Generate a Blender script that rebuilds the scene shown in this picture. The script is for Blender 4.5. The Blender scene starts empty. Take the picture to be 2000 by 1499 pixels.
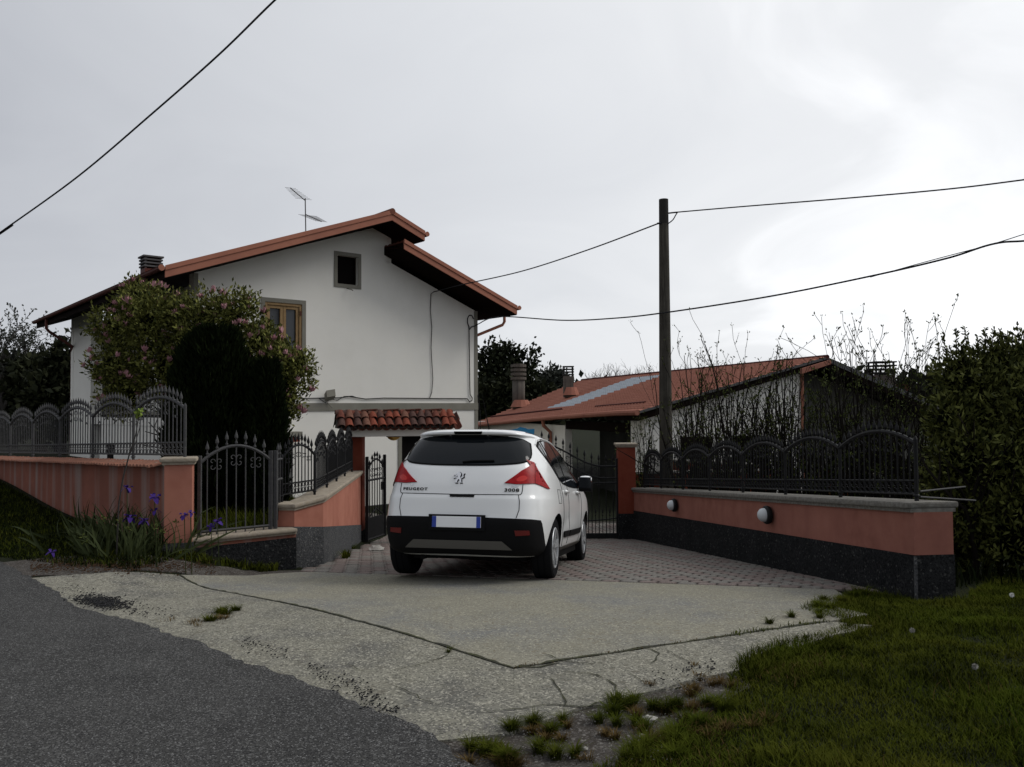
import bpy, bmesh, math, random
import numpy as np
from mathutils import Vector, Matrix, Euler
random.seed(7); RNG = np.random.default_rng(11)
SC = bpy.context.scene
COL = SC.collection
PI = math.pi

# ------------------------------------------------------------------ camera
F_PX = 1600.0; PITCH = math.atan(50/1600.0); ROLL = .006; EYE = 1.6
_cp, _sp = math.cos(PITCH), math.sin(PITCH)
_r0 = np.array([1., 0, 0]); _u0 = np.array([0, -_sp, _cp]); CW = np.array([0, _cp, _sp])
CR = _r0*math.cos(ROLL) - _u0*math.sin(ROLL)
CU = _u0*math.cos(ROLL) + _r0*math.sin(ROLL)
EYEP = np.array([0, 0, EYE])
cam_d = bpy.data.cameras.new('camera'); cam = bpy.data.objects.new('camera', cam_d); COL.objects.link(cam)
cam_d.sensor_width = 36.0; cam_d.lens = 36.0*F_PX/2000.0; cam_d.clip_end = 3000; cam_d.clip_start = .05
m = Matrix.Identity(4)
for i in range(3):
    m[i][0] = CR[i]; m[i][1] = CU[i]; m[i][2] = -CW[i]
m[2][3] = EYE
cam.matrix_world = m
SC.camera = cam

# ------------------------------------------------------------------ sky, sun, exposure
SUN_AZ = math.radians(82); SUN_EL = math.radians(42)       # azimuth measured from +Y towards +X
world = bpy.data.worlds.new('World'); SC.world = world; world.use_nodes = True
nt = world.node_tree; nt.nodes.clear()
def wn(t, **k):
    n = nt.nodes.new(t)
    for a, b in k.items(): setattr(n, a, b)
    return n
def wl(a, b): nt.links.new(a, b)
w_out = wn('ShaderNodeOutputWorld'); w_bg = wn('ShaderNodeBackground'); w_bg.inputs['Strength'].default_value = .1
w_sky = wn('ShaderNodeTexSky', sky_type='NISHITA', sun_disc=False)
w_sky.sun_elevation = SUN_EL; w_sky.sun_rotation = SUN_AZ
w_tc = wn('ShaderNodeTexCoord'); w_nrm = wn('ShaderNodeVectorMath', operation='NORMALIZE'); wl(w_tc.outputs['Generated'], w_nrm.inputs[0])
GL_AZ = math.radians(44); gd = (math.sin(GL_AZ)*.78, math.cos(GL_AZ)*.78, .62)   # thinnest part of the cloud deck
sd = (math.sin(SUN_AZ)*math.cos(SUN_EL), math.cos(SUN_AZ)*math.cos(SUN_EL), math.sin(SUN_EL))
w_dot = wn('ShaderNodeVectorMath', operation='DOT_PRODUCT'); wl(w_nrm.outputs[0], w_dot.inputs[0]); w_dot.inputs[1].default_value = gd
w_gl = wn('ShaderNodeMapRange', interpolation_type='SMOOTHSTEP'); wl(w_dot.outputs['Value'], w_gl.inputs['Value'])
w_gl.inputs['From Min'].default_value = .12; w_gl.inputs['From Max'].default_value = 1.13
# cloud deck texture, stretched towards the horizon
w_sep = wn('ShaderNodeSeparateXYZ'); wl(w_nrm.outputs[0], w_sep.inputs[0])
w_zz = wn('ShaderNodeMath', operation='ADD'); wl(w_sep.outputs['Z'], w_zz.inputs[0]); w_zz.inputs[1].default_value = .35
w_dv = wn('ShaderNodeVectorMath', operation='DIVIDE'); wl(w_nrm.outputs[0], w_dv.inputs[0])
w_cmb = wn('ShaderNodeCombineXYZ'); 
for k in ('X', 'Y', 'Z'): wl(w_zz.outputs[0], w_cmb.inputs[k])
wl(w_cmb.outputs[0], w_dv.inputs[1])
w_n1 = wn('ShaderNodeTexNoise'); w_n1.inputs['Scale'].default_value = 1.9; w_n1.inputs['Detail'].default_value = 7; w_n1.inputs['Roughness'].default_value = .5; w_n1.inputs['Distortion'].default_value = .9
wl(w_dv.outputs[0], w_n1.inputs['Vector'])
w_rmp = wn('ShaderNodeValToRGB')
w_rmp.color_ramp.elements[0].position = 0.0; w_rmp.color_ramp.elements[0].color = (4.5, 4.68, 5.15, 1)
w_rmp.color_ramp.elements[1].position = 1.0; w_rmp.color_ramp.elements[1].color = (12.5, 12.6, 12.8, 1)
for p_, c_ in ((.35, (6.15, 6.35, 6.75)), (.65, (7.5, 7.7, 8.05)), (.85, (8.8, 8.95, 9.2))):
    e = w_rmp.color_ramp.elements.new(p_); e.color = (*c_, 1)
w_hz = wn('ShaderNodeMapRange', interpolation_type='SMOOTHERSTEP'); wl(w_sep.outputs['Z'], w_hz.inputs['Value'])
w_hz.inputs['From Min'].default_value = 0; w_hz.inputs['From Max'].default_value = .38; w_hz.inputs['To Min'].default_value = .22; w_hz.inputs['To Max'].default_value = 0
w_ad = wn('ShaderNodeMath', operation='MULTIPLY_ADD'); wl(w_n1.outputs['Fac'], w_ad.inputs[0]); w_ad.inputs[1].default_value = .36; w_ad.inputs[2].default_value = -.19
w_ad2 = wn('ShaderNodeMath', operation='ADD'); wl(w_ad.outputs[0], w_ad2.inputs[0]); wl(w_gl.outputs[0], w_ad2.inputs[1])
w_ad3 = wn('ShaderNodeMath', operation='ADD'); wl(w_ad2.outputs[0], w_ad3.inputs[0]); wl(w_hz.outputs[0], w_ad3.inputs[1]); wl(w_ad3.outputs[0], w_rmp.inputs['Fac'])
w_mix = wn('ShaderNodeMix', data_type='RGBA'); w_mix.inputs['Factor'].default_value = .965
wl(w_sky.outputs[0], w_mix.inputs['A']); wl(w_rmp.outputs[0], w_mix.inputs['B'])
wl(w_mix.outputs['Result'], w_bg.inputs['Color']); wl(w_bg.outputs[0], w_out.inputs['Surface'])

sun_d = bpy.data.lights.new('sun', 'SUN'); sun_d.energy = 1.5; sun_d.angle = math.radians(28); sun_d.color = (1, .97, .93)
sun = bpy.data.objects.new('sun', sun_d); COL.objects.link(sun)
sun.rotation_euler = Vector(sd).to_track_quat('Z', 'Y').to_euler()
SC.view_settings.view_transform = 'Standard'; SC.view_settings.look = 'None'
SC.view_settings.exposure = 0.0; SC.view_settings.gamma = 1.0; SC.view_settings.use_curve_mapping = False
SC.cycles.max_bounces = 6; SC.cycles.diffuse_bounces = 2; SC.cycles.glossy_bounces = 3; SC.cycles.transparent_max_bounces = 6

# ------------------------------------------------------------------ helpers
def ray(x, y): return CR*(x-1000)/F_PX + CU*(749.5-y)/F_PX + CW
def P(x, y, Y):
    d = ray(x, y); return Vector(EYEP + d*Y/d[1])

def ss(a, b, x):
    t = np.clip((np.asarray(x, float)-a)/(b-a), 0, 1); return t*t*(3-2*t)
def G(x, y):
    """height of the ground"""
    x = np.asarray(x, float); y = np.asarray(y, float)
    t = y-6.4
    a = np.where(t < -1, 0, np.where(t > 1, t, (t+1)**2/4))
    z = -.105*a
    z = np.where(z < -1.15, -1.15-.25*(1-np.exp((z+1.15)/.25)), z)
    dl = (x+4.03)*.733+(y-9.75)*.68              # distance behind the long left wall
    along = -(x+4.03)*.68+(y-9.75)*.733
    zl = -.03+.30*ss(3.5, 10, along)
    zl = zl-(1.30)*ss(3.0, 8.5, dl)
    front = ss(-2.95, -4.3, x)
    behind = ((x < -2.98) & (y > 10.35+(x+3.3)*.885)).astype(float)*ss(-2.98, -3.05, x)
    w = np.maximum(front, behind)
    z = z*(1-w)+zl*w
    z = z+ss(.15, .9, (x-1.3)*.678-(y-4.9)*.735)*ss(9.5, 8, y)*(.045*np.sin(x*2.4+1.3*np.sin(y*2.1))*np.sin(y*2.9+x*.8)+.022*np.sin(x*6.1+y*4.7)*np.sin(y*5.9-x*3.2)+.012)
    r = np.hypot(x, y)
    z = z + ss(60, 260, r)*3.0
    return z
def Gf(x, y): return float(G(x, y))

def bump_wave(x, y): return 0

MATS = {}
def mat(name, col, rough=.85, spec=.3, metal=0.0, noise=None, noise2=None, bump=None, vor=None, island=None, coat=0, streak=None, trans=0):
    """noise=(scale, colour, amount, detail)  vor=(scale, colour, threshold)  bump=(scale, strength, dist)  island=(colour2, amount)"""
    if name in MATS: return MATS[name]
    M = bpy.data.materials.new(name); M.use_nodes = True
    T = M.node_tree; N = T.nodes; L = T.links
    B = N['Principled BSDF']
    B.inputs['Roughness'].default_value = rough; B.inputs['Specular IOR Level'].default_value = spec; B.inputs['Metallic'].default_value = metal
    if coat: B.inputs['Coat Weight'].default_value = coat; B.inputs['Coat Roughness'].default_value = .04
    if trans: B.inputs['Transmission Weight'].default_value = trans
    geo = N.new('ShaderNodeNewGeometry'); tc = N.new('ShaderNodeTexCoord')
    cur = N.new('ShaderNodeRGB'); cur.outputs[0].default_value = (*col, 1); out = cur.outputs[0]
    def mixc(fac, c):
        nonlocal out
        mx = N.new('ShaderNodeMix'); mx.data_type = 'RGBA'
        L.new(fac, mx.inputs['Factor']); L.new(out, mx.inputs['A']); mx.inputs['B'].default_value = (*c, 1)
        out = mx.outputs['Result']
    def rng(src, a, b, amt):
        r = N.new('ShaderNodeMapRange'); L.new(src, r.inputs['Value'])
        r.inputs['From Min'].default_value = a; r.inputs['From Max'].default_value = b
        r.inputs['To Min'].default_value = 0; r.inputs['To Max'].default_value = amt; return r.outputs[0]
    for nz in (noise, noise2):
        if nz:
            n = N.new('ShaderNodeTexNoise'); n.inputs['Scale'].default_value = nz[0]; n.inputs['Detail'].default_value = nz[3] if len(nz) > 3 else 4
            n.inputs['Roughness'].default_value = .6
            L.new(geo.outputs['Position'], n.inputs['Vector'])
            lo, hi = (nz[4], nz[5]) if len(nz) > 5 else (.35, .68)
            mixc(rng(n.outputs['Fac'], lo, hi, nz[2]), nz[1])
    if streak:      # vertical drips: (scale, colour, amount)
        mp = N.new('ShaderNodeMapping'); mp.inputs['Scale'].default_value = (streak[0], streak[0], streak[0]*.06)
        L.new(geo.outputs['Position'], mp.inputs['Vector'])
        n = N.new('ShaderNodeTexNoise'); n.inputs['Scale'].default_value = 1; n.inputs['Detail'].default_value = 3
        L.new(mp.outputs[0], n.inputs['Vector']); mixc(rng(n.outputs['Fac'], .5, .68, streak[2]), streak[1])
    if vor:
        for (sc_, c_, th, am) in vor:
            v = N.new('ShaderNodeTexVoronoi'); v.inputs['Scale'].default_value = sc_; L.new(geo.outputs['Position'], v.inputs['Vector'])
            s = N.new('ShaderNodeSeparateColor'); L.new(v.outputs['Color'], s.inputs[0])
            mixc(rng(s.outputs[0], th, min(1.0, th+.12), am), c_)
    if island:
        mixc(rng(geo.outputs['Random Per Island'], 0, 1, island[1]), island[0])
    L.new(out, B.inputs['Base Color'])
    if bump:
        n = N.new('ShaderNodeTexNoise'); n.inputs['Scale'].default_value = bump[0]; n.inputs['Detail'].default_value = 6; n.inputs['Roughness'].default_value = .65
        L.new(geo.outputs['Position'], n.inputs['Vector'])
        b = N.new('ShaderNodeBump'); b.inputs['Strength'].default_value = bump[1]; b.inputs['Distance'].default_value = bump[2]
        L.new(n.outputs['Fac'], b.inputs['Height']); L.new(b.outputs[0], B.inputs['Normal'])
    MATS[name] = M
    return M

def tag(o, label=None, cat=None, group=None, kind=None):
    if label: o['label'] = label
    if cat: o['category'] = cat
    if group: o['group'] = group
    if kind: o['kind'] = kind
    return o
def empty(name, loc=(0, 0, 0), rot=(0, 0, 0), parent=None):
    o = bpy.data.objects.new(name, None); COL.objects.link(o); o.location = loc; o.rotation_euler = rot; o.empty_display_size = .2
    if parent: o.parent = parent
    return o
def link(name, me, m, parent=None, loc=None, rot=None, smooth=False):
    o = bpy.data.objects.new(name, me); COL.objects.link(o)
    if m is not None and not me.materials: me.materials.append(m)
    if parent: o.parent = parent
    if loc is not None: o.location = loc
    if rot is not None: o.rotation_euler = rot
    if smooth: me.shade_smooth()
    return o
def np_mesh(name, V, faces_n, idx):
    """fast mesh: V (n,3), all faces with faces_n corners, idx flat"""
    me = bpy.data.meshes.new(name)
    V = np.asarray(V, np.float32); idx = np.asarray(idx, np.int32).ravel()
    nf = len(idx)//faces_n
    me.vertices.add(len(V)); me.vertices.foreach_set('co', V.ravel())
    me.loops.add(len(idx)); me.loops.foreach_set('vertex_index', idx)
    me.polygons.add(nf); me.polygons.foreach_set('loop_start', np.arange(0, nf*faces_n, faces_n, dtype=np.int32))
    me.update(calc_edges=True); me.validate()
    return me

class MB:
    def __init__(s): s.v = []; s.f = []
    def add(s, V, Fs):
        o = len(s.v); s.v += [tuple(v) for v in V]; s.f += [tuple(i+o for i in f) for f in Fs]; return s
    def box(s, a, b):
        x0, y0, z0 = a; x1, y1, z1 = b
        V = [(x0, y0, z0), (x1, y0, z0), (x1, y1, z0), (x0, y1, z0), (x0, y0, z1), (x1, y0, z1), (x1, y1, z1), (x0, y1, z1)]
        return s.add(V, [(3, 2, 1, 0), (4, 5, 6, 7), (0, 1, 5, 4), (1, 2, 6, 5), (2, 3, 7, 6), (3, 0, 4, 7)])
    def obox(s, c, ax, ay, az):
        c, ax, ay, az = map(Vector, (c, ax, ay, az))
        V = [c+ax*i+ay*j+az*k for k in (-1, 1) for i, j in ((-1, -1), (1, -1), (1, 1), (-1, 1))]
        return s.add(V, [(3, 2, 1, 0), (4, 5, 6, 7), (0, 1, 5, 4), (1, 2, 6, 5), (2, 3, 7, 6), (3, 0, 4, 7)])
    def tube(s, pts, r, n=6, cap=True):
        pts = [Vector(p) for p in pts]; k = len(pts)
        rr = r if isinstance(r, (list, tuple)) else [r]*k
        V = []; up = None
        for i, p in enumerate(pts):
            d = (pts[min(i+1, k-1)]-pts[max(i-1, 0)])
            if d.length < 1e-9: d = Vector((0, 0, 1))
            d.normalize()
            if up is None:
                up = Vector((0, 0, 1)) if abs(d.z) < .9 else Vector((1, 0, 0))
            a = d.cross(up); 
            if a.length < 1e-6: a = d.orthogonal()
            a.normalize(); b = a.cross(d).normalized(); up = b
            for j in range(n):
                t = 2*PI*j/n; V.append(p+(a*math.cos(t)+b*math.sin(t))*rr[i])
        Fs = [(i*n+j, i*n+(j+1) % n, (i+1)*n+(j+1) % n, (i+1)*n+j) for i in range(k-1) for j in range(n)]
        if cap: Fs += [tuple(range(n-1, -1, -1)), tuple((k-1)*n+j for j in range(n))]
        return s.add(V, Fs)
    def lathe(s, prof, n=12, c=(0, 0, 0), ax='z'):
        V = []
        for r, h in prof:
            for j in range(n):
                t = 2*PI*j/n
                if ax == 'z': V.append((c[0]+r*math.cos(t), c[1]+r*math.sin(t), c[2]+h))
                elif ax == 'x': V.append((c[0]+h, c[1]+r*math.cos(t), c[2]+r*math.sin(t)))
                else: V.append((c[0]+r*math.cos(t), c[1]+h, c[2]+r*math.sin(t)))
        k = len(prof)
        Fs = [(i*n+j, i*n+(j+1) % n, (i+1)*n+(j+1) % n, (i+1)*n+j) for i in range(k-1) for j in range(n)]
        if prof[0][0] > 1e-5: Fs.append(tuple(range(n-1, -1, -1)))
        if prof[-1][0] > 1e-5: Fs.append(tuple((k-1)*n+j for j in range(n)))
        return s.add(V, Fs)
    def prism(s, poly, a, b, f):
        """poly in 2D extruded between a and b; f(u,v,w)->3D"""
        n = len(poly); V = [f(p[0], p[1], a) for p in poly]+[f(p[0], p[1], b) for p in poly]
        Fs = [tuple(range(n-1, -1, -1)), tuple(range(n, 2*n))]+[(i, (i+1) % n, n+(i+1) % n, n+i) for i in range(n)]
        return s.add(V, Fs)
    def mesh(s, name, bevel=0, fix=True):
        me = bpy.data.meshes.new(name); me.from_pydata(s.v, [], s.f); me.update()
        if fix or bevel:
            bm = bmesh.new(); bm.from_mesh(me)
            if fix: bmesh.ops.recalc_face_normals(bm, faces=bm.faces)
            if bevel: bmesh.ops.bevel(bm, geom=[e for e in bm.edges if len(e.link_faces) == 2 and e.calc_face_angle(0) > .6], offset=bevel, segments=2, profile=.6, affect='EDGES')
            bm.to_mesh(me); bm.free()
        return me
    def build(s, name, m, parent=None, bevel=0, smooth=False, loc=None, rot=None, auto=False):
        o = link(name, s.mesh(name, bevel), m, parent, loc, rot, smooth)
        if auto: auto_smooth(o.data)
        return o
def auto_smooth(me, ang=.6):
    me.shade_smooth()
    bm = bmesh.new(); bm.from_mesh(me)
    for e in bm.edges:
        if len(e.link_faces) != 2 or e.calc_face_angle(0) > ang: e.smooth = False
    bm.to_mesh(me); bm.free()

def clip_patch(polys, grid_u, grid_v):
    """2D polygons cut by grid lines -> bmesh in (u,v,0)"""
    bm = bmesh.new()
    for poly in polys:
        vs = [bm.verts.new((p[0], p[1], 0)) for p in poly]
        f = bm.faces.new(vs)
        bmesh.ops.triangulate(bm, faces=[f])
    us = [v.co.x for v in bm.verts]; vs_ = [v.co.y for v in bm.verts]
    for g_ in grid_u:
        if min(us) < g_ < max(us): bmesh.ops.bisect_plane(bm, geom=bm.verts[:]+bm.edges[:]+bm.faces[:], dist=1e-6, plane_co=(g_, 0, 0), plane_no=(1, 0, 0))
    for g_ in grid_v:
        if min(vs_) < g_ < max(vs_): bmesh.ops.bisect_plane(bm, geom=bm.verts[:]+bm.edges[:]+bm.faces[:], dist=1e-6, plane_co=(0, g_, 0), plane_no=(0, 1, 0))
    bmesh.ops.remove_doubles(bm, verts=bm.verts, dist=1e-6)
    return bm
def frange(a, b, s): return list(np.arange(a, b+1e-9, s))
def ground_sheet(name, polys, off, m, parent=None, kind='structure', step=.5, skirt=.03):
    xs = [p[0] for q in polys for p in q]; ys = [p[1] for q in polys for p in q]
    bm = clip_patch(polys, frange(math.floor(min(xs)), max(xs), step), frange(math.floor(min(ys)), max(ys), step))
    for v in bm.verts: v.co.z = Gf(v.co.x, v.co.y)+off
    bmesh.ops.recalc_face_normals(bm, faces=bm.faces)
    if sum(f.normal.z for f in bm.faces) < 0: bmesh.ops.reverse_faces(bm, faces=bm.faces)
    if skirt:
        be = [e for e in bm.edges if len(e.link_faces) == 1]
        r = bmesh.ops.extrude_edge_only(bm, edges=be)
        for v in [g for g in r['geom'] if isinstance(g, bmesh.types.BMVert)]: v.co.z -= skirt
    me = bpy.data.meshes.new(name); bm.to_mesh(me); bm.free()
    o = link(name, me, m, parent)
    if kind: o['kind'] = kind
    return o
def rough_line(pts, amp, step, seed=0):
    """polyline with an irregular edge"""
    rnd = random.Random(seed); out = []
    for (a, b) in zip(pts[:-1], pts[1:]):
        L_ = math.hypot(b[0]-a[0], b[1]-a[1]); n = max(1, int(L_/step))
        nx, ny = -(b[1]-a[1])/L_, (b[0]-a[0])/L_
        for i in range(n):
            t = i/n; w = (rnd.random()-.5)*2*amp+(math.sin(t*5+seed)*amp*.5)
            if i == 0 and a is pts[0]: w = 0
            w += math.sin(t*23+seed*2)*amp*.4
            out.append((a[0]+(b[0]-a[0])*t+nx*w, a[1]+(b[1]-a[1])*t+ny*w))
    out.append(tuple(pts[-1])); return out

# ------------------------------------------------------------------ materials
mat('asphalt', (.052, .0512, .049), .95, .08, noise=(.55, (.078, .077, .073), .8, 6), noise2=(3, (.036, .0355, .034), .6, 7),
    vor=[(150, (.20, .20, .195), .82, .8), (190, (.012, .012, .014), .66, .8), (80, (.13, .13, .125), .90, .6)], bump=(160, .5, .006))
mat('concrete', (.205, .196, .155), .95, .05, noise=(.8, (.160, .163, .160), .9, 8, .42, .62), noise2=(3, (.245, .234, .185), .6, 6),
    vor=[(85, (.40, .38, .30), .80, .6), (120, (.075, .07, .06), .80, .6), (40, (.15, .12, .08), .90, .5)], bump=(70, .35, .006))
mat('concrete_worn', (.195, .187, .150), .95, .05, noise=(1.5, (.105, .103, .095), .85, 8, .47, .60), noise2=(5, (.25, .242, .20), .6, 6),
    vor=[(85, (.42, .40, .33), .76, .65), (110, (.06, .06, .055), .72, .7), (30, (.10, .09, .07), .90, .5)], bump=(60, .5, .012))
mat('crack', (.035, .035, .028), .95, .1, noise=(8, (.06, .065, .03), .8))
mat('soil', (.050, .044, .038), .95, .05, noise=(2.2, (.105, .10, .092), .8, 6), noise2=(9, (.04, .032, .026), .7, 6), vor=[(70, (.24, .23, .21), .88, .8), (120, (.13, .12, .11), .7, .7)], bump=(50, .7, .02))
mat('turf_ground', (.010, .014, .004), .95, .1, noise=(1.6, (.016, .018, .006), .8, 6), noise2=(12, (.006, .008, .003), .8), bump=(30, .7, .04))
mat('tar_crumb', (.012, .012, .013), .85, .3)
mat('paver_grey', (.20, .188, .17), .95, .05, noise=(7, (.125, .117, .105), .7, 6), vor=[(120, (.30, .29, .26), .8, .6), (150, (.08, .07, .065), .8, .6)])
mat('paver_pink', (.195, .163, .148), .95, .05, noise=(7, (.13, .105, .095), .7, 6), vor=[(120, (.30, .24, .22), .8, .6), (150, (.08, .06, .055), .8, .6)])
mat('joint_sand', (.05, .045, .038), .95, .1)
mat('pink_plaster', (.385, .165, .116), .92, .05, noise=(1.1, (.27, .098, .068), .85, 6), noise2=(5, (.43, .185, .135), .6, 6), streak=(4, (.30, .115, .082), .4), bump=(90, .25, .004))
mat('pink_plaster_stained', (.27, .105, .072), .92, .08, noise=(1.3, (.17, .068, .048), .9, 7), streak=(3.7, (.27, .21, .185), .75), noise2=(9, (.2, .08, .06), .4), bump=(80, .3, .005))
mat('pink_plaster_shaded', (.285, .118, .088), .92, .12, noise=(1.0, (.205, .080, .060), .85, 6), noise2=(5, (.33, .145, .108), .6, 6), streak=(3, (.22, .09, .07), .5), bump=(90, .25, .004))  # pink plaster darkened: shade of the left-facing wall is in the colour
mat('red_paint', (.20, .052, .032), .9, .08, noise=(2.5, (.14, .028, .016), .8, 5), noise2=(5, (.24, .09, .06), .5, 5, .6, .75), bump=(60, .2, .004))
mat('roughcast', (.085, .087, .09), .95, .08, noise=(4, (.055, .057, .06), .8, 6), vor=[(55, (.2, .2, .19), .84, .7), (60, (.04, .04, .042), .66, .7)], bump=(45, 1.0, .02))
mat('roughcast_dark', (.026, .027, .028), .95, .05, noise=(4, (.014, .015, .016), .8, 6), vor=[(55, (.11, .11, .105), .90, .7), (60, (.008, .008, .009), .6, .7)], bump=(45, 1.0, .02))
mat('cap_stone', (.32, .27, .20), .9, .2, noise=(6, (.18, .15, .12), .8, 6), noise2=(28, (.38, .34, .28), .6, 4), bump=(60, .4, .006))
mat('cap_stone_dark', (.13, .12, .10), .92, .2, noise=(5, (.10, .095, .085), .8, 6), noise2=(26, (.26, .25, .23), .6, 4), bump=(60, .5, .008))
mat('terracotta', (.22, .065, .04), .9, .08, noise=(7, (.10, .045, .035), .9, 5), island=((.10, .05, .038), .85), noise2=(30, (.45, .2, .12), .4), bump=(50, .3, .004))
mat('terracotta_pale', (.36, .15, .09), .9, .08, noise=(7, (.2, .10, .07), .8, 5), island=((.24, .13, .10), .7), bump=(50, .3, .004))
mat('wrought_iron', (.050, .050, .052), .7, .2, noise=(20, (.085, .083, .08), .7, 4), bump=(60, .2, .002))
mat('black_iron', (.007, .007, .008), .6, .2, noise=(20, (.016, .016, .016), .6, 4))
mat('white_plaster', (.80, .782, .715), .95, .05, noise=(.5, (.71, .695, .64), .8, 6), noise2=(2.5, (.80, .785, .73), .6, 6), streak=(1.1, (.74, .725, .67), .35), bump=(60, .2, .004))
mat('grey_trim', (.22, .212, .18), .95, .05, noise=(3, (.18, .172, .142), .7, 5), bump=(60, .2, .004))
mat('plinth_grey', (.10, .10, .10), .92, .12, noise=(3, (.08, .08, .08), .7, 5))
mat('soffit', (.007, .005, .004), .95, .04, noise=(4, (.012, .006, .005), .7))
mat('copper_paint', (.36, .150, .098), .6, .1, noise=(1.2, (.27, .11, .075), .8, 4))
mat('copper_dark', (.11, .035, .028), .6, .12, noise=(2, (.08, .028, .022), .8, 4))
mat('wood_frame', (.30, .20, .10), .7, .1, noise=(9, (.22, .14, .065), .8, 5))
mat('dark_void', (.006, .005, .005), .95, .05)
mat('window_glass', (.035, .038, .042), .08, .5)
mat('roof_metal_tile', (.32, .135, .094), .85, .04, noise=(.6, (.245, .10, .072), .8, 6), noise2=(6, (.37, .17, .125), .6, 6))
mat('roof_dark_edge', (.07, .02, .016), .8, .1)
mat('roof_panel', (.42, .46, .50), .6, .1, noise=(3, (.33, .37, .40), .7))
mat('shaded_render', (.12, .115, .10), .92, .1, noise=(1, (.13, .13, .12), .8, 5))  # recessed gable: shade under the overhang is put into this colour
mat('old_concrete', (.12, .108, .092), .95, .1, noise=(4, (.09, .08, .07), .9, 6), streak=(6, (.06, .055, .05), .8), bump=(30, .5, .01))
mat('door_grey', (.035, .037, .035), .8, .1, noise=(2, (.02, .022, .02), .7))
mat('pole_wood', (.060, .055, .045), .92, .12, noise=(3, (.035, .032, .027), .8, 6), streak=(30, (.095, .088, .072), .8), bump=(40, .5, .008))
mat('pole_top', (.035, .033, .03), .92, .1)
mat('cable', (.02, .02, .022), .8, .1)
mat('lamp_glass', (.52, .55, .56), .3, .5)
mat('brass', (.75, .50, .14), .3, .5, metal=.85)
mat('blue_paint', (.02, .22, .42), .5, .4, noise=(14, (.3, .5, .6), .5, 4, .62, .7))
mat('litter', (.75, .75, .72), .6, .3)
mat('stone_pale', (.36, .35, .32), .9, .1, noise=(20, (.25, .24, .22), .8))
M = MATS

# ------------------------------------------------------------------ ground, road, drive
def axis(fine_a, fine_b, st, far):
    a = list(np.arange(fine_a, fine_b+1e-9, st)); s = st
    while a[-1] < far: s *= 1.25; a.append(a[-1]+s)
    s = st
    while a[0] > -far: s *= 1.25; a.insert(0, a[0]-s)
    return np.array(a)
gx = axis(-14, 12, .25, 900); gy = axis(-2, 26, .25, 900)
GXX, GYY = np.meshgrid(gx, gy); GZZ = G(GXX, GYY)
V = np.stack([GXX, GYY, GZZ], -1).reshape(-1, 3); nx_, ny_ = len(gx), len(gy)
I = np.arange(nx_*ny_).reshape(ny_, nx_)
Q = np.stack([I[:-1, :-1], I[:-1, 1:], I[1:, 1:], I[1:, :-1]], -1).reshape(-1, 4)
gme = np_mesh('ground', V, 4, Q)
go = link('ground', gme, M['turf_ground'], smooth=True); go['kind'] = 'structure'

road_edge = rough_line([(1.9, 1.9), (.9, 2.65), (-.24, 3.72), (-.40, 4.02), (-.84, 4.48), (-1.82, 5.31), (-2.6, 6.02), (-3.64, 6.88), (-5.54, 8.9), (-10.5, 14.2), (-20, 25)], .022, .07, 3)
ground_sheet('road', [road_edge+[(-40, 25), (-40, -12), (14, -12)]], .030, M['asphalt'])
# soil strip by the road and under the sparse grass
ground_sheet('bare_soil', [rough_line([(-.75, 3.6), (-.6, 4.1), (-.1, 4.15), (.3, 4.42), (1.0, 4.75), (1.42, 5.0), (1.30, 4.62), (1.05, 4.38), (.72, 4.1), (.45, 3.72), (.42, 2.9), (-.75, 3.2)], .03, .12, 5)], .010, M['soil'])
ground_sheet('bare_soil', [rough_line([(-5.9, 8.6), (-5.2, 9.2), (-4.3, 9.3), (-3.6, 9.55), (-2.9, 10.3), (-2.2, 10.45), (-2.4, 9.9), (-3.3, 9.2), (-4.0, 8.6), (-4.3, 8.2), (-5.4, 8.2)], .05, .15, 6)], .010, M['soil'])

JX, JL, JR = (0.0, 5.04), (-3.55, 8.75), (2.35, 6.14)    # joint lines between the three slabs
gA = (3.05, 7.85); gB = (-2.35, 9.95)                    # slab / paver boundary
drive = empty('driveway', (0, 0, 0)); drive['kind'] = 'structure'
def off_line(a, b, d):
    L_ = math.hypot(b[0]-a[0], b[1]-a[1]); nx, ny = -(b[1]-a[1])/L_*d, (b[0]-a[0])/L_*d
    return [(a[0]+nx, a[1]+ny), (b[0]+nx, b[1]+ny)]
jg = .010
jl_up = rough_line([(JX[0], JX[1]+jg*2), (JL[0]+jg, JL[1]+jg)], .006, .08, 1)
jr_up = rough_line([(JR[0], JR[1]+jg), (JX[0], JX[1]+jg*2)], .007, .08, 2)
ground_sheet('concrete_slab', [jr_up+jl_up[1:]+[(-3.35, 9.05), (-2.9, 9.75), (-2.55, 9.98), gB, gA, (2.95, 7.3), (2.6, 6.8), (2.75, 6.4)]], .022, M['concrete'], drive, None, .5)
jl_dn = rough_line([(JL[0]-jg, JL[1]-jg), (JX[0], JX[1]-jg*1.6)], .006, .08, 1)
ground_sheet('concrete_slab', [jl_dn+[(0, 4.05), (-.6, 3.9), (-1.9, 5.1), (-3.9, 6.95), (-4.75, 7.95), (-4.05, 8.35)]], .022, M['concrete_worn'], drive, None, .5)
right_low = rough_line([(2.6, 6.02), (2.25, 5.72), (1.75, 5.45), (1.25, 4.95), (.75, 4.62), (.3, 4.35), (.0, 4.06)], .035, .1, 4)
jr_dn = rough_line([(JX[0], JX[1]-jg*1.6), (JR[0], JR[1]-jg)], .007, .08, 2)
ground_sheet('concrete_slab', [jr_dn+right_low], .024, M['concrete_worn'], drive, None, .5)
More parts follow.
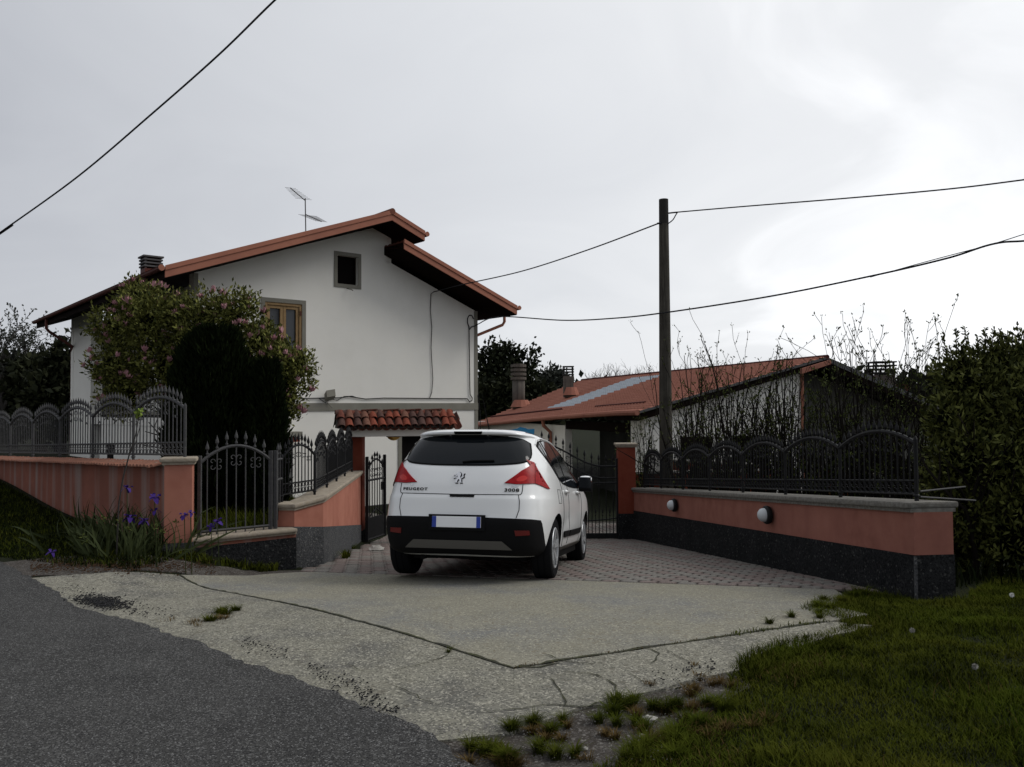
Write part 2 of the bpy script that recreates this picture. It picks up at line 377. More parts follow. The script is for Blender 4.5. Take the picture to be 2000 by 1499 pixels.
# dark filling of the joints and the ragged cracks
def ribbon(mb, pts, w, off, seed=0, amp=.02, step=.06):
    pts = rough_line(pts, amp, step, seed); rnd = random.Random(seed)
    n = len(pts); V = []
    for i, p in enumerate(pts):
        a = pts[max(i-1, 0)]; b = pts[min(i+1, n-1)]; L_ = math.hypot(b[0]-a[0], b[1]-a[1]) or 1
        ww = w*(.4+rnd.random()*1.0)*(0.2 if i in (0, n-1) else 1)
        nx, ny = -(b[1]-a[1])/L_*ww, (b[0]-a[0])/L_*ww
        for sg in (1, -1):
            x, y = p[0]+nx*sg, p[1]+ny*sg; V.append((x, y, Gf(x, y)+off))
    mb.add(V, [(2*i, 2*i+1, 2*i+3, 2*i+2) for i in range(n-1)])
cm = MB()
ribbon(cm, [JL, JX], .011, .0285, 1, .008); ribbon(cm, [JX, JR], .014, .0290, 2, .012)
def rp(x, y):      # where a sight line meets the ground
    p = ray(x, y); d = EYE/-p[2]
    for _ in range(12): d = .5*d+.5*(EYE-Gf(p[0]*d, p[1]*d))/-p[2]
    return (p[0]*d, p[1]*d)
for k, (pl, w) in enumerate([([(1007, 1313), (1060, 1314), (1100, 1302)], .010), ([(1075, 1332), (1100, 1365), (1103, 1390)], .006),
        ([(1103, 1320), (1150, 1322), (1180, 1335)], .007), ([(1180, 1335), (1210, 1365), (1215, 1385)], .006), ([(1060, 1285), (1100, 1300), (1150, 1305), (1185, 1302)], .006),
        ([(1255, 1272), (1285, 1285), (1270, 1305)], .006), ([(1300, 1278), (1345, 1300), (1370, 1308)], .005), ([(880, 1285), (830, 1305), (770, 1318)], .005),
        ([(660, 1300), (700, 1315), (740, 1322)], .004), ([(770, 1345), (820, 1375), (860, 1388)], .005), ([(930, 1400), (1000, 1395), (1090, 1386), (1130, 1392), (1190, 1383)], .007),
        ([(1225, 1320), (1260, 1345)], .005)]):
    ribbon(cm, [rp(*q) for q in pl], w*.75, .0295, 20+k, .02)
cm.build('crack', M['crack'], drive)

# paving blocks
ex, ey = np.array([-.932, .362]), np.array([.362, .932])
pw, ph = .20, .165
def paver_mesh():
    a, b, c = pw/2-.004, ph/2-.004, .022
    pts = [(-a+c, -b), (-.03, -b), (0, -b+.0), (.03, -b), (a-c, -b), (a, -b*.35), (a-c*1.2, 0), (a, b*.35), (a-c, b), (-a+c, b), (-a, b*.35), (-a+c*1.2, 0), (-a, -b*.35)]
    mb = MB(); n = len(pts)
    top = [(x*.95, y*.94, .012) for x, y in pts]; bot = [(x, y, .006) for x, y in pts]; dn = [(x, y, -.03) for x, y in pts]
    mb.add(top+bot+dn, [tuple(range(n))]+[(n+i, n+(i+1) % n, (i+1) % n, i) for i in range(n)]+[(2*n+i, 2*n+(i+1) % n, n+(i+1) % n, n+i) for i in range(n)])
    return mb
pav = empty('block_paving', (0, 0, 0)); pav['kind'] = 'structure'
def in_pave(x, y):
    # right of left wall, left of right wall, beyond the slab edge
    lx = (-2.35 if y < 11.1 else -2.45-(y-11.1)*.05) if y < 16 else -2.7-(y-16)*.4
    if y < 11.0: lx = -2.5
    rx = 3.49-.103*(y-7.16)+.05 if y < 17 else 2.6+(y-17)*.8
    s = (x-gA[0])*ey[0]+(y-gA[1])*ey[1]
    return lx-.1 < x < rx+.1 and s > ph*.55 and y < 21
cand = []
for j in range(0, 90):
    for i in range(-90, 60):
        c = np.array(gA)+ex*(i*pw+(pw/2 if j % 2 else 0))+ey*(j*ph+ph*.6)
        if in_pave(*c):
            d = math.hypot(*c); vis = 0 if (-1.6 < c[0] < .75 and 9.0 < c[1] < 13) else 1
            cand.append((d-3*vis, c, i, j))
cand.sort(key=lambda t: t[0])
pm = {}
for k in ('grey', 'pink'):
    pm[k] = paver_mesh().mesh('paving_block'); pm[k].materials.append(M['paver_'+k])
rnd = random.Random(5); yaw_p = math.atan2(ex[1], ex[0])
joined = {'grey': MB(), 'pink': MB()}
for q, (d, c, i, j) in enumerate(cand):
    k = 'pink' if ((i+(j//2)) % 2 == 0) != (rnd.random() < .22) else 'grey'
    z = Gf(*c)+.014+rnd.uniform(-.002, .003); a = yaw_p+rnd.uniform(-.02, .02)
    if q < 300:
        o = link('paving_block', pm[k], None, pav, (c[0], c[1], z), (math.atan(-.1)*.93 if c[1] > 7.6 else 0, 0, 0))
        sl = (Gf(c[0], c[1]+.1)-Gf(c[0], c[1]-.1))/.2
        o.rotation_euler = (Matrix.Rotation(math.atan(sl), 3, 'X') @ Matrix.Rotation(a, 3, 'Z')).to_euler()
        sc_ = .985; o.scale = (sc_, sc_, 1)
    else:
        ca, sa = math.cos(a), math.sin(a)
        me = pm[k]; sl = (Gf(c[0], c[1]+.1)-Gf(c[0], c[1]-.1))/.2
        V_ = []
        for v in me.vertices:
            x, y = v.co.x*ca-v.co.y*sa, v.co.x*sa+v.co.y*ca
            V_.append((c[0]+x, c[1]+y, z+v.co.z+y*sl))
        joined[k].add(V_, [tuple(p.vertices) for p in me.polygons])
for k in joined:
    me = joined[k].mesh('paving_blocks_far', fix=False); o = link('far_block_paving', me, M['paver_'+k], pav); o['kind'] = 'stuff'
ground_sheet('joint_sand', [[gB, (-2.6, 10.3), (-2.6, 21.5), (5.5, 21.5), (2.7, 17), (3.6, 7.6), gA]], .008, M['joint_sand'], pav, None, .5)

# ------------------------------------------------------------------ masonry walls with caps
def wall_run(root, pts, thick, side, zt, zb, zm, m_up, m_lo, cap_m, cap_h=.085, cap_over=.055, cap_name='cap', step=1.0):
    """wall whose visible face follows pts; thickness goes to `side` (+1 = left of the direction of travel). zt, zb, zm: heights (top, bottom, colour change) as functions of (x,y)"""
    P_ = [Vector((p[0], p[1])) for p in pts]; n = len(P_)
    nrm = []
    for i in range(n):
        a = P_[max(i-1, 0)]; b = P_[i]; c = P_[min(i+1, n-1)]
        d1 = (b-a).normalized() if i else (c-b).normalized(); d2 = (c-b).normalized() if i < n-1 else d1
        n1 = Vector((-d1.y, d1.x)); n2 = Vector((-d2.y, d2.x)); nn = (n1+n2).normalized(); nn = nn/max(.5, nn.dot(n1))
        nrm.append(nn*side)
    def strip(f0, f1, z0, z1, name, m, proud=0, bev=0):
        V_ = []
        for p, q in zip(P_, nrm):
            a = p+q*f0; b = p+q*f1
            V_ += [(a.x, a.y, z0(p)), (b.x, b.y, z0(p)), (b.x, b.y, z1(p)), (a.x, a.y, z1(p))]
        F_ = [(0, 1, 2, 3), tuple(4*(n-1)+k for k in (3, 2, 1, 0))]
        for i in range(n-1):
            for k in range(4): F_.append((4*i+k, 4*i+(k+1) % 4, 4*i+4+(k+1) % 4, 4*i+4+k))
        mb = MB().add(V_, F_); return mb.build(name, m, root, bevel=bev)
    o1 = strip(0, thick, lambda p: zm(p), lambda p: zt(p)-cap_h*.999, 'rendered_face', m_up)
    o2 = strip(-.012, thick+.012, lambda p: zb(p), lambda p: zm(p)-.001, 'rough_base', m_lo) if m_lo else None
    if cap_m:
        o3 = strip(-cap_over, thick+cap_over, lambda p: zt(p)-cap_h*.62, lambda p: zt(p), cap_name, cap_m, bev=.018)
        o4 = strip(-cap_over*.45, thick+cap_over*.45, lambda p: zt(p)-cap_h, lambda p: zt(p)-cap_h*.625, 'cap_moulding', cap_m)
    return nrm
def subdiv(pts, st):
    out = []
    for a, b in zip(pts[:-1], pts[1:]):
        n = max(1, int(math.hypot(b[0]-a[0], b[1]-a[1])/st))
        out += [(a[0]+(b[0]-a[0])*i/n, a[1]+(b[1]-a[1])*i/n) for i in range(n)]
    return out+[pts[-1]]
# right drive wall
rw = empty('drive_wall', (3.49, 7.16, -.06))
tag(rw, 'long low salmon wall right of the drive with round lamps, dark base and stone coping', 'wall')
def to_local(root): root.matrix_world  # roots below carry no rotation: parts are authored in world space and shifted
def shift(root):
    for c in root.children:
        if c.type == 'MESH' and c.get('_w', 1): c.location = Vector(c.location)-Vector(root.location)
RW0, RW1 = (3.49, 7.16), (2.48, 16.82)
rtop = lambda p: .77-(p[1]-7.16)*.0820
wall_run(rw, subdiv([RW1, RW0], 1.2), .36, 1, rtop, lambda p: Gf(p[0]-.1, p[1])-.2, lambda p: .31-(p[1]-7.16)*.0826, M['pink_plaster_shaded'], M['roughcast_dark'], M['cap_stone_dark'], .09, .06)
shift(rw)
# end quoin strip of pale mortar on the near corner
qm = MB().box((3.478, 7.140, -.15), (3.502, 7.165, .30)); o = qm.build('corner_mortar', M['roughcast'], rw); o.location = -Vector(rw.location)

def bulkhead_lamp(x, y, z, nrm, r, label):
    n = Vector(nrm).normalized(); rot = n.to_track_quat('Z', 'Y').to_euler()
    t = empty('bulkhead_lamp', (x, y, z), rot); tag(t, label, 'wall lamp', 'round lamps on the drive wall')
    MB().lathe([(r*.5, 0), (r*1.0, 0), (r*1.08, .02), (r*1.08, .045), (r*.98, .06), (r*.80, .062)], 28).build('base_ring', M['black_iron'], t, auto=True)
    MB().lathe([(r*.80, .05), (r*.80, .075), (r*.72, .108), (r*.5, .132), (r*.25, .145), (0, .149)], 28).build('glass_dome', M['lamp_glass'], t, auto=True)
wn_ = Vector((-1, -.1045, 0)).normalized()
for (xp, yp, lab) in ((1320, 987, 'smaller looking far round white lamp in black ring on salmon wall, nearer the gate'), (1503, 1006, 'nearer round white lamp in black ring on salmon wall, halfway along')):
    t_ = (xp-1000)/1600; Y = (3.49+.1045*7.16)/(t_+.1045); p = P(xp, yp, Y)
    bulkhead_lamp(p.x-.003, p.y, p.z, wn_, .105, lab)

def pillar(name, label, cx, cy, w, d, zb, zt, m, zc=None, m_lo=None, cap=None, yaw=0, cap_h=.08):
    t = empty(name, (cx, cy, zb), (0, 0, yaw)); tag(t, label, 'pillar')
    h = zt-zb; hc = (zc-zb) if zc is not None else 0
    MB().box((-w/2, -d/2, hc), (w/2, d/2, h-(cap_h if cap else 0))).build('shaft', m, t, bevel=.006)
    if m_lo: MB().box((-w/2-.012, -d/2-.012, -.2), (w/2+.012, d/2+.012, hc-.001)).build('base', m_lo, t)
    if cap:
        MB().box((-w/2-.05, -d/2-.05, h-cap_h*.62), (w/2+.05, d/2+.05, h)).build('cap', cap, t, bevel=.016)
        MB().box((-w/2-.025, -d/2-.025, h-cap_h), (w/2+.025, d/2+.025, h-cap_h*.625)).build('cap_moulding', cap, t)
    return t
pillar('gate_pillar', 'brick red gate pillar with pale flat cap right of the iron gate', 2.345, 16.98, .35, .32, Gf(2.3, 16.8)-.02, .885, M['red_paint'], -.55, M['roughcast_dark'], M['cap_stone'])
pillar('gate_pillar', 'dark red pillar under the left end of the tiled gate roof', -3.02, 15.95, .26, .30, Gf(-2.8, 15.9)-.02, 1.10, M['red_paint'], -.72, M['roughcast_dark'])
pillar('gate_pillar', 'dark red pillar behind the white car carrying the right end of the tiled gate roof', -1.36, 16.18, .26, .30, Gf(-1.3, 15.9)-.02, 1.10, M['red_paint'], -.72, M['roughcast_dark'])

# left drive wall (flared) with sill wall
P1, P2, P3 = (-2.84, 10.7), (-2.56, 11.1), (-2.91, 15.75)
lw = empty('drive_wall', (P1[0], P1[1], Gf(-2.6, 10.6))); tag(lw, 'flared salmon wall left of the drive with beige coping rising towards the gate roof', 'wall')
ltop = lambda p: float(np.interp(p[1], [10.3, 10.7, 11.1, 15.8], [.37, .385, .445, .44]))
lmid = lambda p: float(np.interp(p[1], [10.3, 10.7, 11.1, 15.8], [.10, .09, .03, -.60]))
lbot = lambda p: Gf(max(p[0], -2.6)+.15, p[1])-.25
P0 = (-3.10, 10.72)
wall_run(lw, [P0]+subdiv([P1, P2, P3], .9), .27, 1, ltop, lbot, lmid, M['pink_plaster'], M['roughcast'], M['cap_stone'], .085, .05)
shift(lw)
sw = empty('sill_wall', (-3.3, 10.2, -.2)); tag(sw, 'low dark roughcast wall with a beige sill under the arched railing', 'wall')
S0, S1 = (-3.86, 9.80), (-2.80, 10.63)
wall_run(sw, [S0, S1], .26, 1, lambda p: .085, lambda p: Gf(p[0], p[1]-.2)-.25, lambda p: -.035, M['pink_plaster_stained'], M['roughcast_dark'], M['cap_stone'], .075, .06, 'sill')
shift(sw)
pillar('corner_pillar', 'salmon pillar with moulded cap where the street wall ends beside the irises', -3.98, 9.82, .31, .30, -.25, 1.05, M['pink_plaster'], .05, M['roughcast'], M['cap_stone'], .3)
# long street wall
D_ = np.array([-1.233, 1.33])
k0 = np.array([-4.03, 9.75])
st_pts = [tuple(k0+D_*k) for k in np.arange(.05, 9.1, .5)]
stw = empty('street_wall', (st_pts[0][0], st_pts[0][1], 0)); tag(stw, 'long weathered salmon wall along the left verge, topped with small clay tiles', 'wall')
def kk(p): return (p[0]-k0[0])/D_[0]
stop = lambda p: .99-.032*kk(p)*1.81
wall_run(stw, st_pts[::-1], .25, 1, stop, lambda p: -.5, lambda p: -.3, M['pink_plaster_stained'], None, M['cap_stone'], .05, .02, 'wall_head')
dirw = D_/np.linalg.norm(D_); nw = np.array([-.733, -.68])
tm = MB()
tm.prism([(.055*math.cos(a), .030*math.sin(a)) for a in np.linspace(0, PI, 7)], -.10, .10, lambda u, v, w: (u, w, v-.25*(w+.1)))
tmesh = tm.mesh('coping_tile'); tmesh.materials.append(M['terracotta_pale'])
L_ = 0; rnd = random.Random(2)
while L_ < 15.5:
    p = k0+dirw*(L_+.35)+nw*.0; z = stop(p)-.005
    o = link('coping_tile', tmesh, None, stw, (p[0]-stw.location[0]+nw[0]*.03, p[1]-stw.location[1]+nw[1]*.03, z+rnd.uniform(-.006, .006)))
    o.rotation_euler = (0, 0, math.atan2(nw[1], nw[0])-PI/2+rnd.uniform(-.06, .06)); L_ += .125
for c in stw.children:
    if not c.name.startswith('coping_tile'): c.location = -Vector(stw.location)

# ------------------------------------------------------------------ wrought iron
def finial_profile(r, h, s=1.0):
    return [(r, 0), (r, h-.16*s), (r*2.0, h-.155*s), (r*2.0, h-.14*s), (r, h-.135*s), (r*.9, h-.115*s), (r*2.6, h-.09*s), (r*2.3, h-.065*s), (r*.9, h-.03*s), (0, h)]
def cscroll(mb, c, ax, az, s, flip=1, r=.005):
    """C scroll in plane (ax, az)"""
    c = Vector(c); pts = []
    for i in range(13):
        a = -1.9*PI+ (1.9*PI)*i/12.0; rad = s*(.18+.82*(i/12.0))
        pts.append(c+ax*(math.cos(a)*rad*.5*flip)+az*(math.sin(a)*rad*.5))
    mb.tube(pts, r, 4, False)
def scroll_pair(mb, c, ax, az, s, r=.005):
    for fx in (-1, 1):
        for fz in (-1, 1):
            pts = []
            for i in range(11):
                t = i/10.0; a = t*1.5*PI; rad = s*.30*(1-.55*t)
                cx_, cz_ = s*.36*fx, s*.30*fz
                pts.append(Vector(c)+ax*(cx_-fx*math.cos(a)*rad)+az*(cz_*0+fz*(s*.30-math.sin(a)*rad*0)-fz*math.cos(a+PI/2)*rad*0+fz*math.sin(a)*rad))
            mb.tube(pts, r, 4, False)
def iron_fence(name, label, posts, hpost, rise, nb, hsp, m, r_bar=.008, r_post=.019, r_arch=.019, band=.15, band_gap=.05, foot=.09, post_spike=False, seg_skip=()):
    base = Vector(posts[0]); t = empty(name, base); tag(t, label, 'fence')
    pmesh = MB().lathe([(r_post, -.02), (r_post, .04), (r_post*1.5, .05), (r_post*1.5, .06), (r_post, .07), (r_post, hpost-.02), (r_post*.6, hpost), (0, hpost+.015)], 8).mesh('post', fix=True); pmesh.materials.append(m)
    for p in posts: link('post', pmesh, None, t, Vector(p)-base)
    bars = []
    for i in range(nb):
        u = (i+1)/(nb+1); ha = hpost-.05+rise*(1-(2*u-1)**2)
        h = ha+hsp
        me = MB().lathe([(r, hh+0) for r, hh in finial_profile(r_bar, h-foot)], 6, (0, 0, foot)).mesh('picket'); me.materials.append(m); bars.append(me)
    for b, (p, q) in enumerate(zip(posts[:-1], posts[1:])):
        if b in seg_skip: continue
        p, q = Vector(p)-base, Vector(q)-base; d = q-p; ax = Vector((d.x, d.y, 0)).normalized(); az = Vector((0, 0, 1))
        for i in range(nb):
            u = (i+1)/(nb+1); link('picket', bars[i], None, t, p+d*u)
        arc = [p+d*u+az*(hpost-.05+rise*(1-(2*u-1)**2)) for u in np.linspace(0, 1, 13)]
        MB().tube(arc, r_arch, 6).build('arch_rail', m, t)
        br = MB(); br.tube([p+az*foot, q+az*foot], .011, 4).tube([p+az*(foot+band), q+az*(foot+band)], .009, 4); br.build('bottom_rail', m, t)
        sb = MB(); rr = d.length/(nb+1)/2
        for i in range(nb+1):
            u = (i+.5)/(nb+1); c = p+d*u+az*(foot+band/2)
            for sg in (1, -1):
                pts = [c+az*(sg*band*.25)+ax*(math.cos(a)*rr*.62)+az*(math.sin(a)*band*.20) for a in np.linspace(0, 2*PI, 8)]
                sb.tube(pts, .0048, 3, False)
        for fx in (.18, .34, .5, .66, .82):
            u = fx; c = p+d*u+az*(hpost-.05+rise*(1-(2*u-1)**2)-.13)
            scroll_pair(sb, c, ax, az, rr*2.2, .0048)
        tag(sb.build('scrollwork', m, t), kind='stuff')
    return t
# on the long street wall (six bays in view)
iron_fence('iron_fence', 'weathered grey iron fence with arched bays and spear tops on the tiled street wall',
           [(k0[0]+D_[0]*k*1.0+.10, k0[1]+D_[1]*k+.10, stop(tuple(k0+D_*k))-.005) for k in range(0, 8)], .70, .17, 13, .17, M['wrought_iron'], .0085, .020, .021)
# on the right drive wall (seven bays in view)
rp_posts = []
for Yp in (7.40, 8.76, 10.10, 11.46, 12.80, 14.14, 15.45, 16.62):
    rp_posts.append((3.49-.1045*(Yp-7.16)+.17, Yp, rtop((0, Yp))-.005))
iron_fence('iron_fence', 'black iron fence with arched bays on the salmon wall right of the drive', rp_posts, .58, .14, 13, .13, M['black_iron'], .008, .020, .020, foot=.07, band=.12)
# on the left drive wall
lp = [(-3.06, 10.90), (-2.71, 11.25), (-2.78, 12.3), (-2.86, 13.35), (-2.94, 14.4), (-3.02, 15.45)]
iron_fence('iron_fence', 'black iron fence with narrow arches on the flared wall left of the drive', [(x, y, ltop((x, y))-.005) for x, y in lp], .60, .16, 9, .17, M['black_iron'], .008, .018, .017, foot=.07, band=.14)

# arched railing on the sill
ag0, ag1 = Vector((-3.80, 9.98, .085)), Vector((-3.10, 10.53, .085))
ar = empty('arched_railing', ag0); tag(ar, 'tall arched railing with seven spear bars between salmon pillar and post', 'railing')
d = ag1-ag0; ax = d.normalized(); az = Vector((0, 0, 1))
for s_, nm in ((-.012, 'frame_post'), (.0, None)):
    if nm: MB().box((-.02, -.02, 0), (.02, .02, .97)).build(nm, M['wrought_iron'], ar, loc=(0, 0, 0))
MB().box((-.022, -.022, -.02), (.022, .022, 1.00)).build('frame_post', M['wrought_iron'], ar, loc=d)
MB().box((-.022, -.022, -.02), (.022, .022, 1.00)).build('frame_post', M['wrought_iron'], ar, loc=d+ax*.065)
arcf = lambda u: .88+.20*(1-(2*u-1)**2)
MB().tube([d*u+az*arcf(u) for u in np.linspace(0, 1, 15)], .021, 6).build('arch_rail', M['wrought_iron'], ar)
MB().tube([az*.05, d+az*.05], .016, 6).build('bottom_rail', M['wrought_iron'], ar)
for i in range(7):
    u = (i+.75)/7.5; h = arcf(u)+.20
    MB().lathe([(r*1.0, hh) for r, hh in finial_profile(.009, h, 1.1)], 8).build('picket', M['wrought_iron'], ar, loc=d*u)
sm_ = MB()
for u, hh in ((.22, .86), (.5, .90), (.78, .86)): scroll_pair(sm_, d*u+az*hh, ax, az, .115, .006)
tag(sm_.build('scrollwork', M['wrought_iron'], ar), kind='stuff')
# short fixed panel next to it
sp_ = empty('railing_panel', ag1+ax*.07); tag(sp_, 'short straight railing panel with two rails beside the arched railing', 'railing')
q0 = Vector((0, 0, 0)); q1 = Vector((-3.06, 10.90, .38))-sp_.location
for h0, h1 in ((.88, .58), (.62, .32)): MB().tube([q0+az*h0, Vector((q1.x, q1.y, 0))+az*(q1.z+h1)], .017, 6).build('rail', M['wrought_iron'], sp_)
for u in (.33, .66):
    c = q1*u; MB().lathe([(r, hh) for r, hh in finial_profile(.008, 1.10-c.z)], 6).build('picket', M['wrought_iron'], sp_, loc=(c.x, c.y, c.z))

# narrow gate leaf, open
g0 = Vector((-2.79, 15.75, Gf(-2.6, 15.7)+.06)); g1 = Vector((-2.57, 16.5, Gf(-2.6, 15.7)+.06))
gl = empty('garden_gate', g0); tag(gl, 'narrow black iron gate leaf standing open under the tiled gate roof', 'gate')
d = g1-g0; ax = d.normalized(); Hh = 1.62
MB().box((-.03, -.03, 0), (.03, .03, Hh)).build('frame_post', M['black_iron'], gl, bevel=.01)
MB().box((-.03, -.03, 0), (.03, .03, Hh)).build('frame_post', M['black_iron'], gl, loc=d, bevel=.01)
for h in (.03, 1.16): MB().tube([az*h, d+az*h], .022, 6).build('rail', M['black_iron'], gl)
MB().obox(d*.5+az*.24, d*.48, Vector((.012, 0, 0)), az*.2).build('kick_panel', M['black_iron'], gl)
MB().tube([d*u+az*(1.33+.22*(1-(2*u-1)**2)) for u in np.linspace(0, 1, 11)], .018, 6).build('arch_rail', M['black_iron'], gl)
MB().tube([d*u+az*(.40+.2*(1-abs(2*u-1))) for u in np.linspace(0, 1, 11)], .014, 6).build('arch_rail', M['black_iron'], gl)
for i in range(6):
    u = (i+1)/7; MB().lathe([(r, hh) for r, hh in finial_profile(.010, 1.40+.32*(1-(2*u-1)**2))], 6).build('picket', M['black_iron'], gl, loc=d*u)
sm_ = MB(); 
for u in (.3, .5, .7): scroll_pair(sm_, d*u+az*1.30, ax, az, .14, .007)
tag(sm_.build('scrollwork', M['black_iron'], gl), kind='stuff')
MB().box((-.05, -.02, 0), (.05, .02, .16)).build('lock_box', M['black_iron'], gl, loc=d*.93+az*.92)

# main drive gate: two leaves between the pillars
def gate_leaf(label, x0, x1, y, z, flip):
    t = empty('drive_gate', (x0, y, z)); tag(t, label, 'gate')
    W_ = x1-x0
    def topf(u): # u = 0 at the pillar, 1 at the centre
        s_ = min(1, max(0, (u-.18)/.82)); return 1.46+.50*(s_*s_*(3-2*s_)) if True else 0
    U = (lambda u: 1-u) if flip else (lambda u: u)
    X = lambda u: W_*U(u)
    for u in (0, 1): MB().box((-.03, -.03, -.03), (.03, .03, 1.62 if u == 0 else 1.98)).build('frame_post', M['black_iron'], t, loc=(X(u), 0, 0))
    MB().box((0, -.02, -.02), (W_, .02, .09)).build('bottom_rail', M['black_iron'], t)
    MB().tube([(X(u), 0, topf(u)) for u in np.linspace(0, 1, 15)], .020, 6).build('top_rail', M['black_iron'], t)
    MB().tube([(X(u), 0, topf(u)-.24) for u in np.linspace(0, 1, 15)], .016, 6).build('top_rail', M['black_iron'], t)
    MB().tube([(0, 0, 1.12), (W_, 0, 1.12)], .018, 6).build('middle_rail', M['black_iron'], t)
    MB().tube([(X(u), 0, .40-.06*math.sin(u*PI)) for u in np.linspace(0, 1, 9)], .014, 6).build('lower_rail', M['black_iron'], t)
    for i in range(11):
        u = (i+.6)/11.2
        MB().lathe([(r, hh) for r, hh in finial_profile(.010, topf(u)+.26, 1.25)], 6).build('picket', M['black_iron'], t, loc=(X(u), 0, 0))
        if i < 11: MB().lathe([(r, hh) for r, hh in finial_profile(.008, .62, 1.1)], 6).build('short_picket', M['black_iron'], t, loc=(X(u+.045), 0, 0))
    sm2 = MB()
    for u in (.3, .45, .6, .75, .9): scroll_pair(sm2, Vector((X(u), 0, topf(u)-.12)), Vector((1, 0, 0)), az, .13, .006)
    tag(sm2.build('scrollwork', M['black_iron'], t), kind='stuff')
gate_leaf('right leaf of the black drive gate, hinged at the pale capped red pillar', .52, 2.16, 16.95, Gf(1, 16.9)+.05, True)
gate_leaf('left leaf of the black iron drive gate, mostly hidden behind the white car', -1.13, .47, 16.95, Gf(0, 16.9)+.05, False)
bs = empty('blue_sign', (.22, 16.88, 1.10)); tag(bs, 'small bright blue board showing just above the white car roof', 'sign')
MB().prism([(-.27, -.12), (.22, -.12), (.24, .09), (.1, .085), (.05, .11), (-.06, .13), (-.12, .10), (-.27, .07)], -.01, .01, lambda u, v, w: (u, w, v)).build('board', M['blue_paint'], bs)
MB().tube([(-.1, .03, -.9), (-.1, .03, .05)], .015, 6).build('stake', M['black_iron'], bs)

# tiled roof over the narrow gate
cn = empty('gate_roof', (-2.26, 15.92, 1.09), (0, 0, math.radians(17))); tag(cn, 'little clay tiled roof on a white beam over the narrow gate', 'gate roof')
def box_part(name, a, b, m_, par, bevel=0): return MB().box(a, b).build(name, m_, par, bevel=bevel)
box_part('beam', (-.86, -.15, 0), (1.02, .15, .165), M['white_plaster'], cn, .008)
MB().prism([(-.34, .165), (.34, .165), (.0, .41)], -1.13, 1.10, lambda u, v, w: (w, u, v)).build('roof_core', M['old_concrete'], cn)
def half_tile(r0, r1, L, thick=.012, n=7):
    V_ = []; 
    for (yy, r) in ((0, r0), (L, r1)):
        for rr in (r, r-thick):
            for a in np.linspace(0, PI, n): V_.append((rr*math.cos(a), yy, rr*math.sin(a)))
    F_ = []
    for i in range(n-1):
        F_ += [(i, i+1, 2*n+i+1, 2*n+i), (n+i+1, n+i, 3*n+i, 3*n+i+1), (i, n+i, n+i+1, i+1), (2*n+i, 2*n+i+1, 3*n+i+1, 3*n+i)]
    F_ += [(0, 2*n, 3*n, n), (n-1, 2*n-1, 4*n-1, 3*n-1)]
    return MB().add(V_, F_)
tiles = []
for k in range(4):
    me = half_tile(.086, .064, .25).mesh('roof_tile'); c_ = [(.20, .058, .036), (.135, .048, .034), (.085, .048, .040), (.165, .080, .056)][k]
    me.materials.append(mat('clay_%d' % k, c_, .9, .08, noise=(18, tuple(x*.5 for x in c_), .9, 5), noise2=(40, tuple(min(1, x*1.5) for x in c_), .4), bump=(70, .3, .004))); auto_smooth(me); tiles.append(me)
rnd = random.Random(9)
inc = math.atan2(.25, .34)
for side in (-1, 1):
    for row in range(2):
        for c in range(15):
            x = -1.07+c*.153
            # over tiles
            yb = .37-row*.185; zb = .42-yb*.25/.34+.005
            o = link('roof_tile', tiles[rnd.choice([0, 0, 1, 2, 2, 3])], None, cn, (x+rnd.uniform(-.010, .010), side*(yb+rnd.uniform(-.012, .012)), zb+.022+row*.012))
            o.rotation_euler = (Matrix.Rotation(0 if side < 0 else PI, 3, 'Z') @ Matrix.Rotation(inc, 3, 'X') @ Matrix.Rotation(rnd.uniform(-.09, .09), 3, 'Z')).to_euler()
            if side < 0:
                o = link('channel_tile', tiles[rnd.choice([1, 2, 3])], None, cn, (x+.0765, side*yb, zb+.035))
                o.rotation_euler = (Matrix.Rotation(inc, 3, 'X') @ Matrix.Rotation(PI, 3, 'Y')).to_euler()
for c in range(7):
    o = link('ridge_tile', tiles[rnd.choice([1, 2, 2, 3])], None, cn, (-1.16+c*.31, 0, .425+(.0 if c % 2 else .008)))
    o.rotation_euler = (0, -.05 if c % 2 else .02, -PI/2); o.scale = (1.15, 1.35, 1.0)
for c in range(4):
    o = MB().box((0, -.07, 0), (.30, .07, .02)).build('ridge_slab', tiles[1].materials[0], cn, loc=(-.66+c*.42, 0, .497)); o.rotation_euler = (0, -.05, 0)
lampo = empty('hanging_lamp', (-2.30, 15.90, 1.09)); tag(lampo, 'brass bowl lamp under the beam of the tiled gate roof', 'lamp')
MB().lathe([(0, -.085), (.05, -.078), (.10, -.05), (.13, -.015), (.14, 0)], 20).build('bowl', M['brass'], lampo, auto=True)
MB().lathe([(.15, -.012), (.15, .0)], 20).build('rim_plate', M['black_iron'], lampo)

# ------------------------------------------------------------------ main house (local: x along the gable, y into depth)
HU = np.array([.7649, .6441]); HC = (-1.06, 25.0)
hs = empty('house', (HC[0], HC[1], 0), (0, 0, math.atan2(HU[1], HU[0]))); tag(hs, 'two storey white rendered house with stepped red roof and grey window surrounds', 'house')
W0, DEP = -8.54, 12.6
def gable(poly, y0, y1, name, m, par=hs, **k): return MB().prism(poly, y0, y1, lambda u, v, w: (u, w, v)).build(name, m, par, **k)
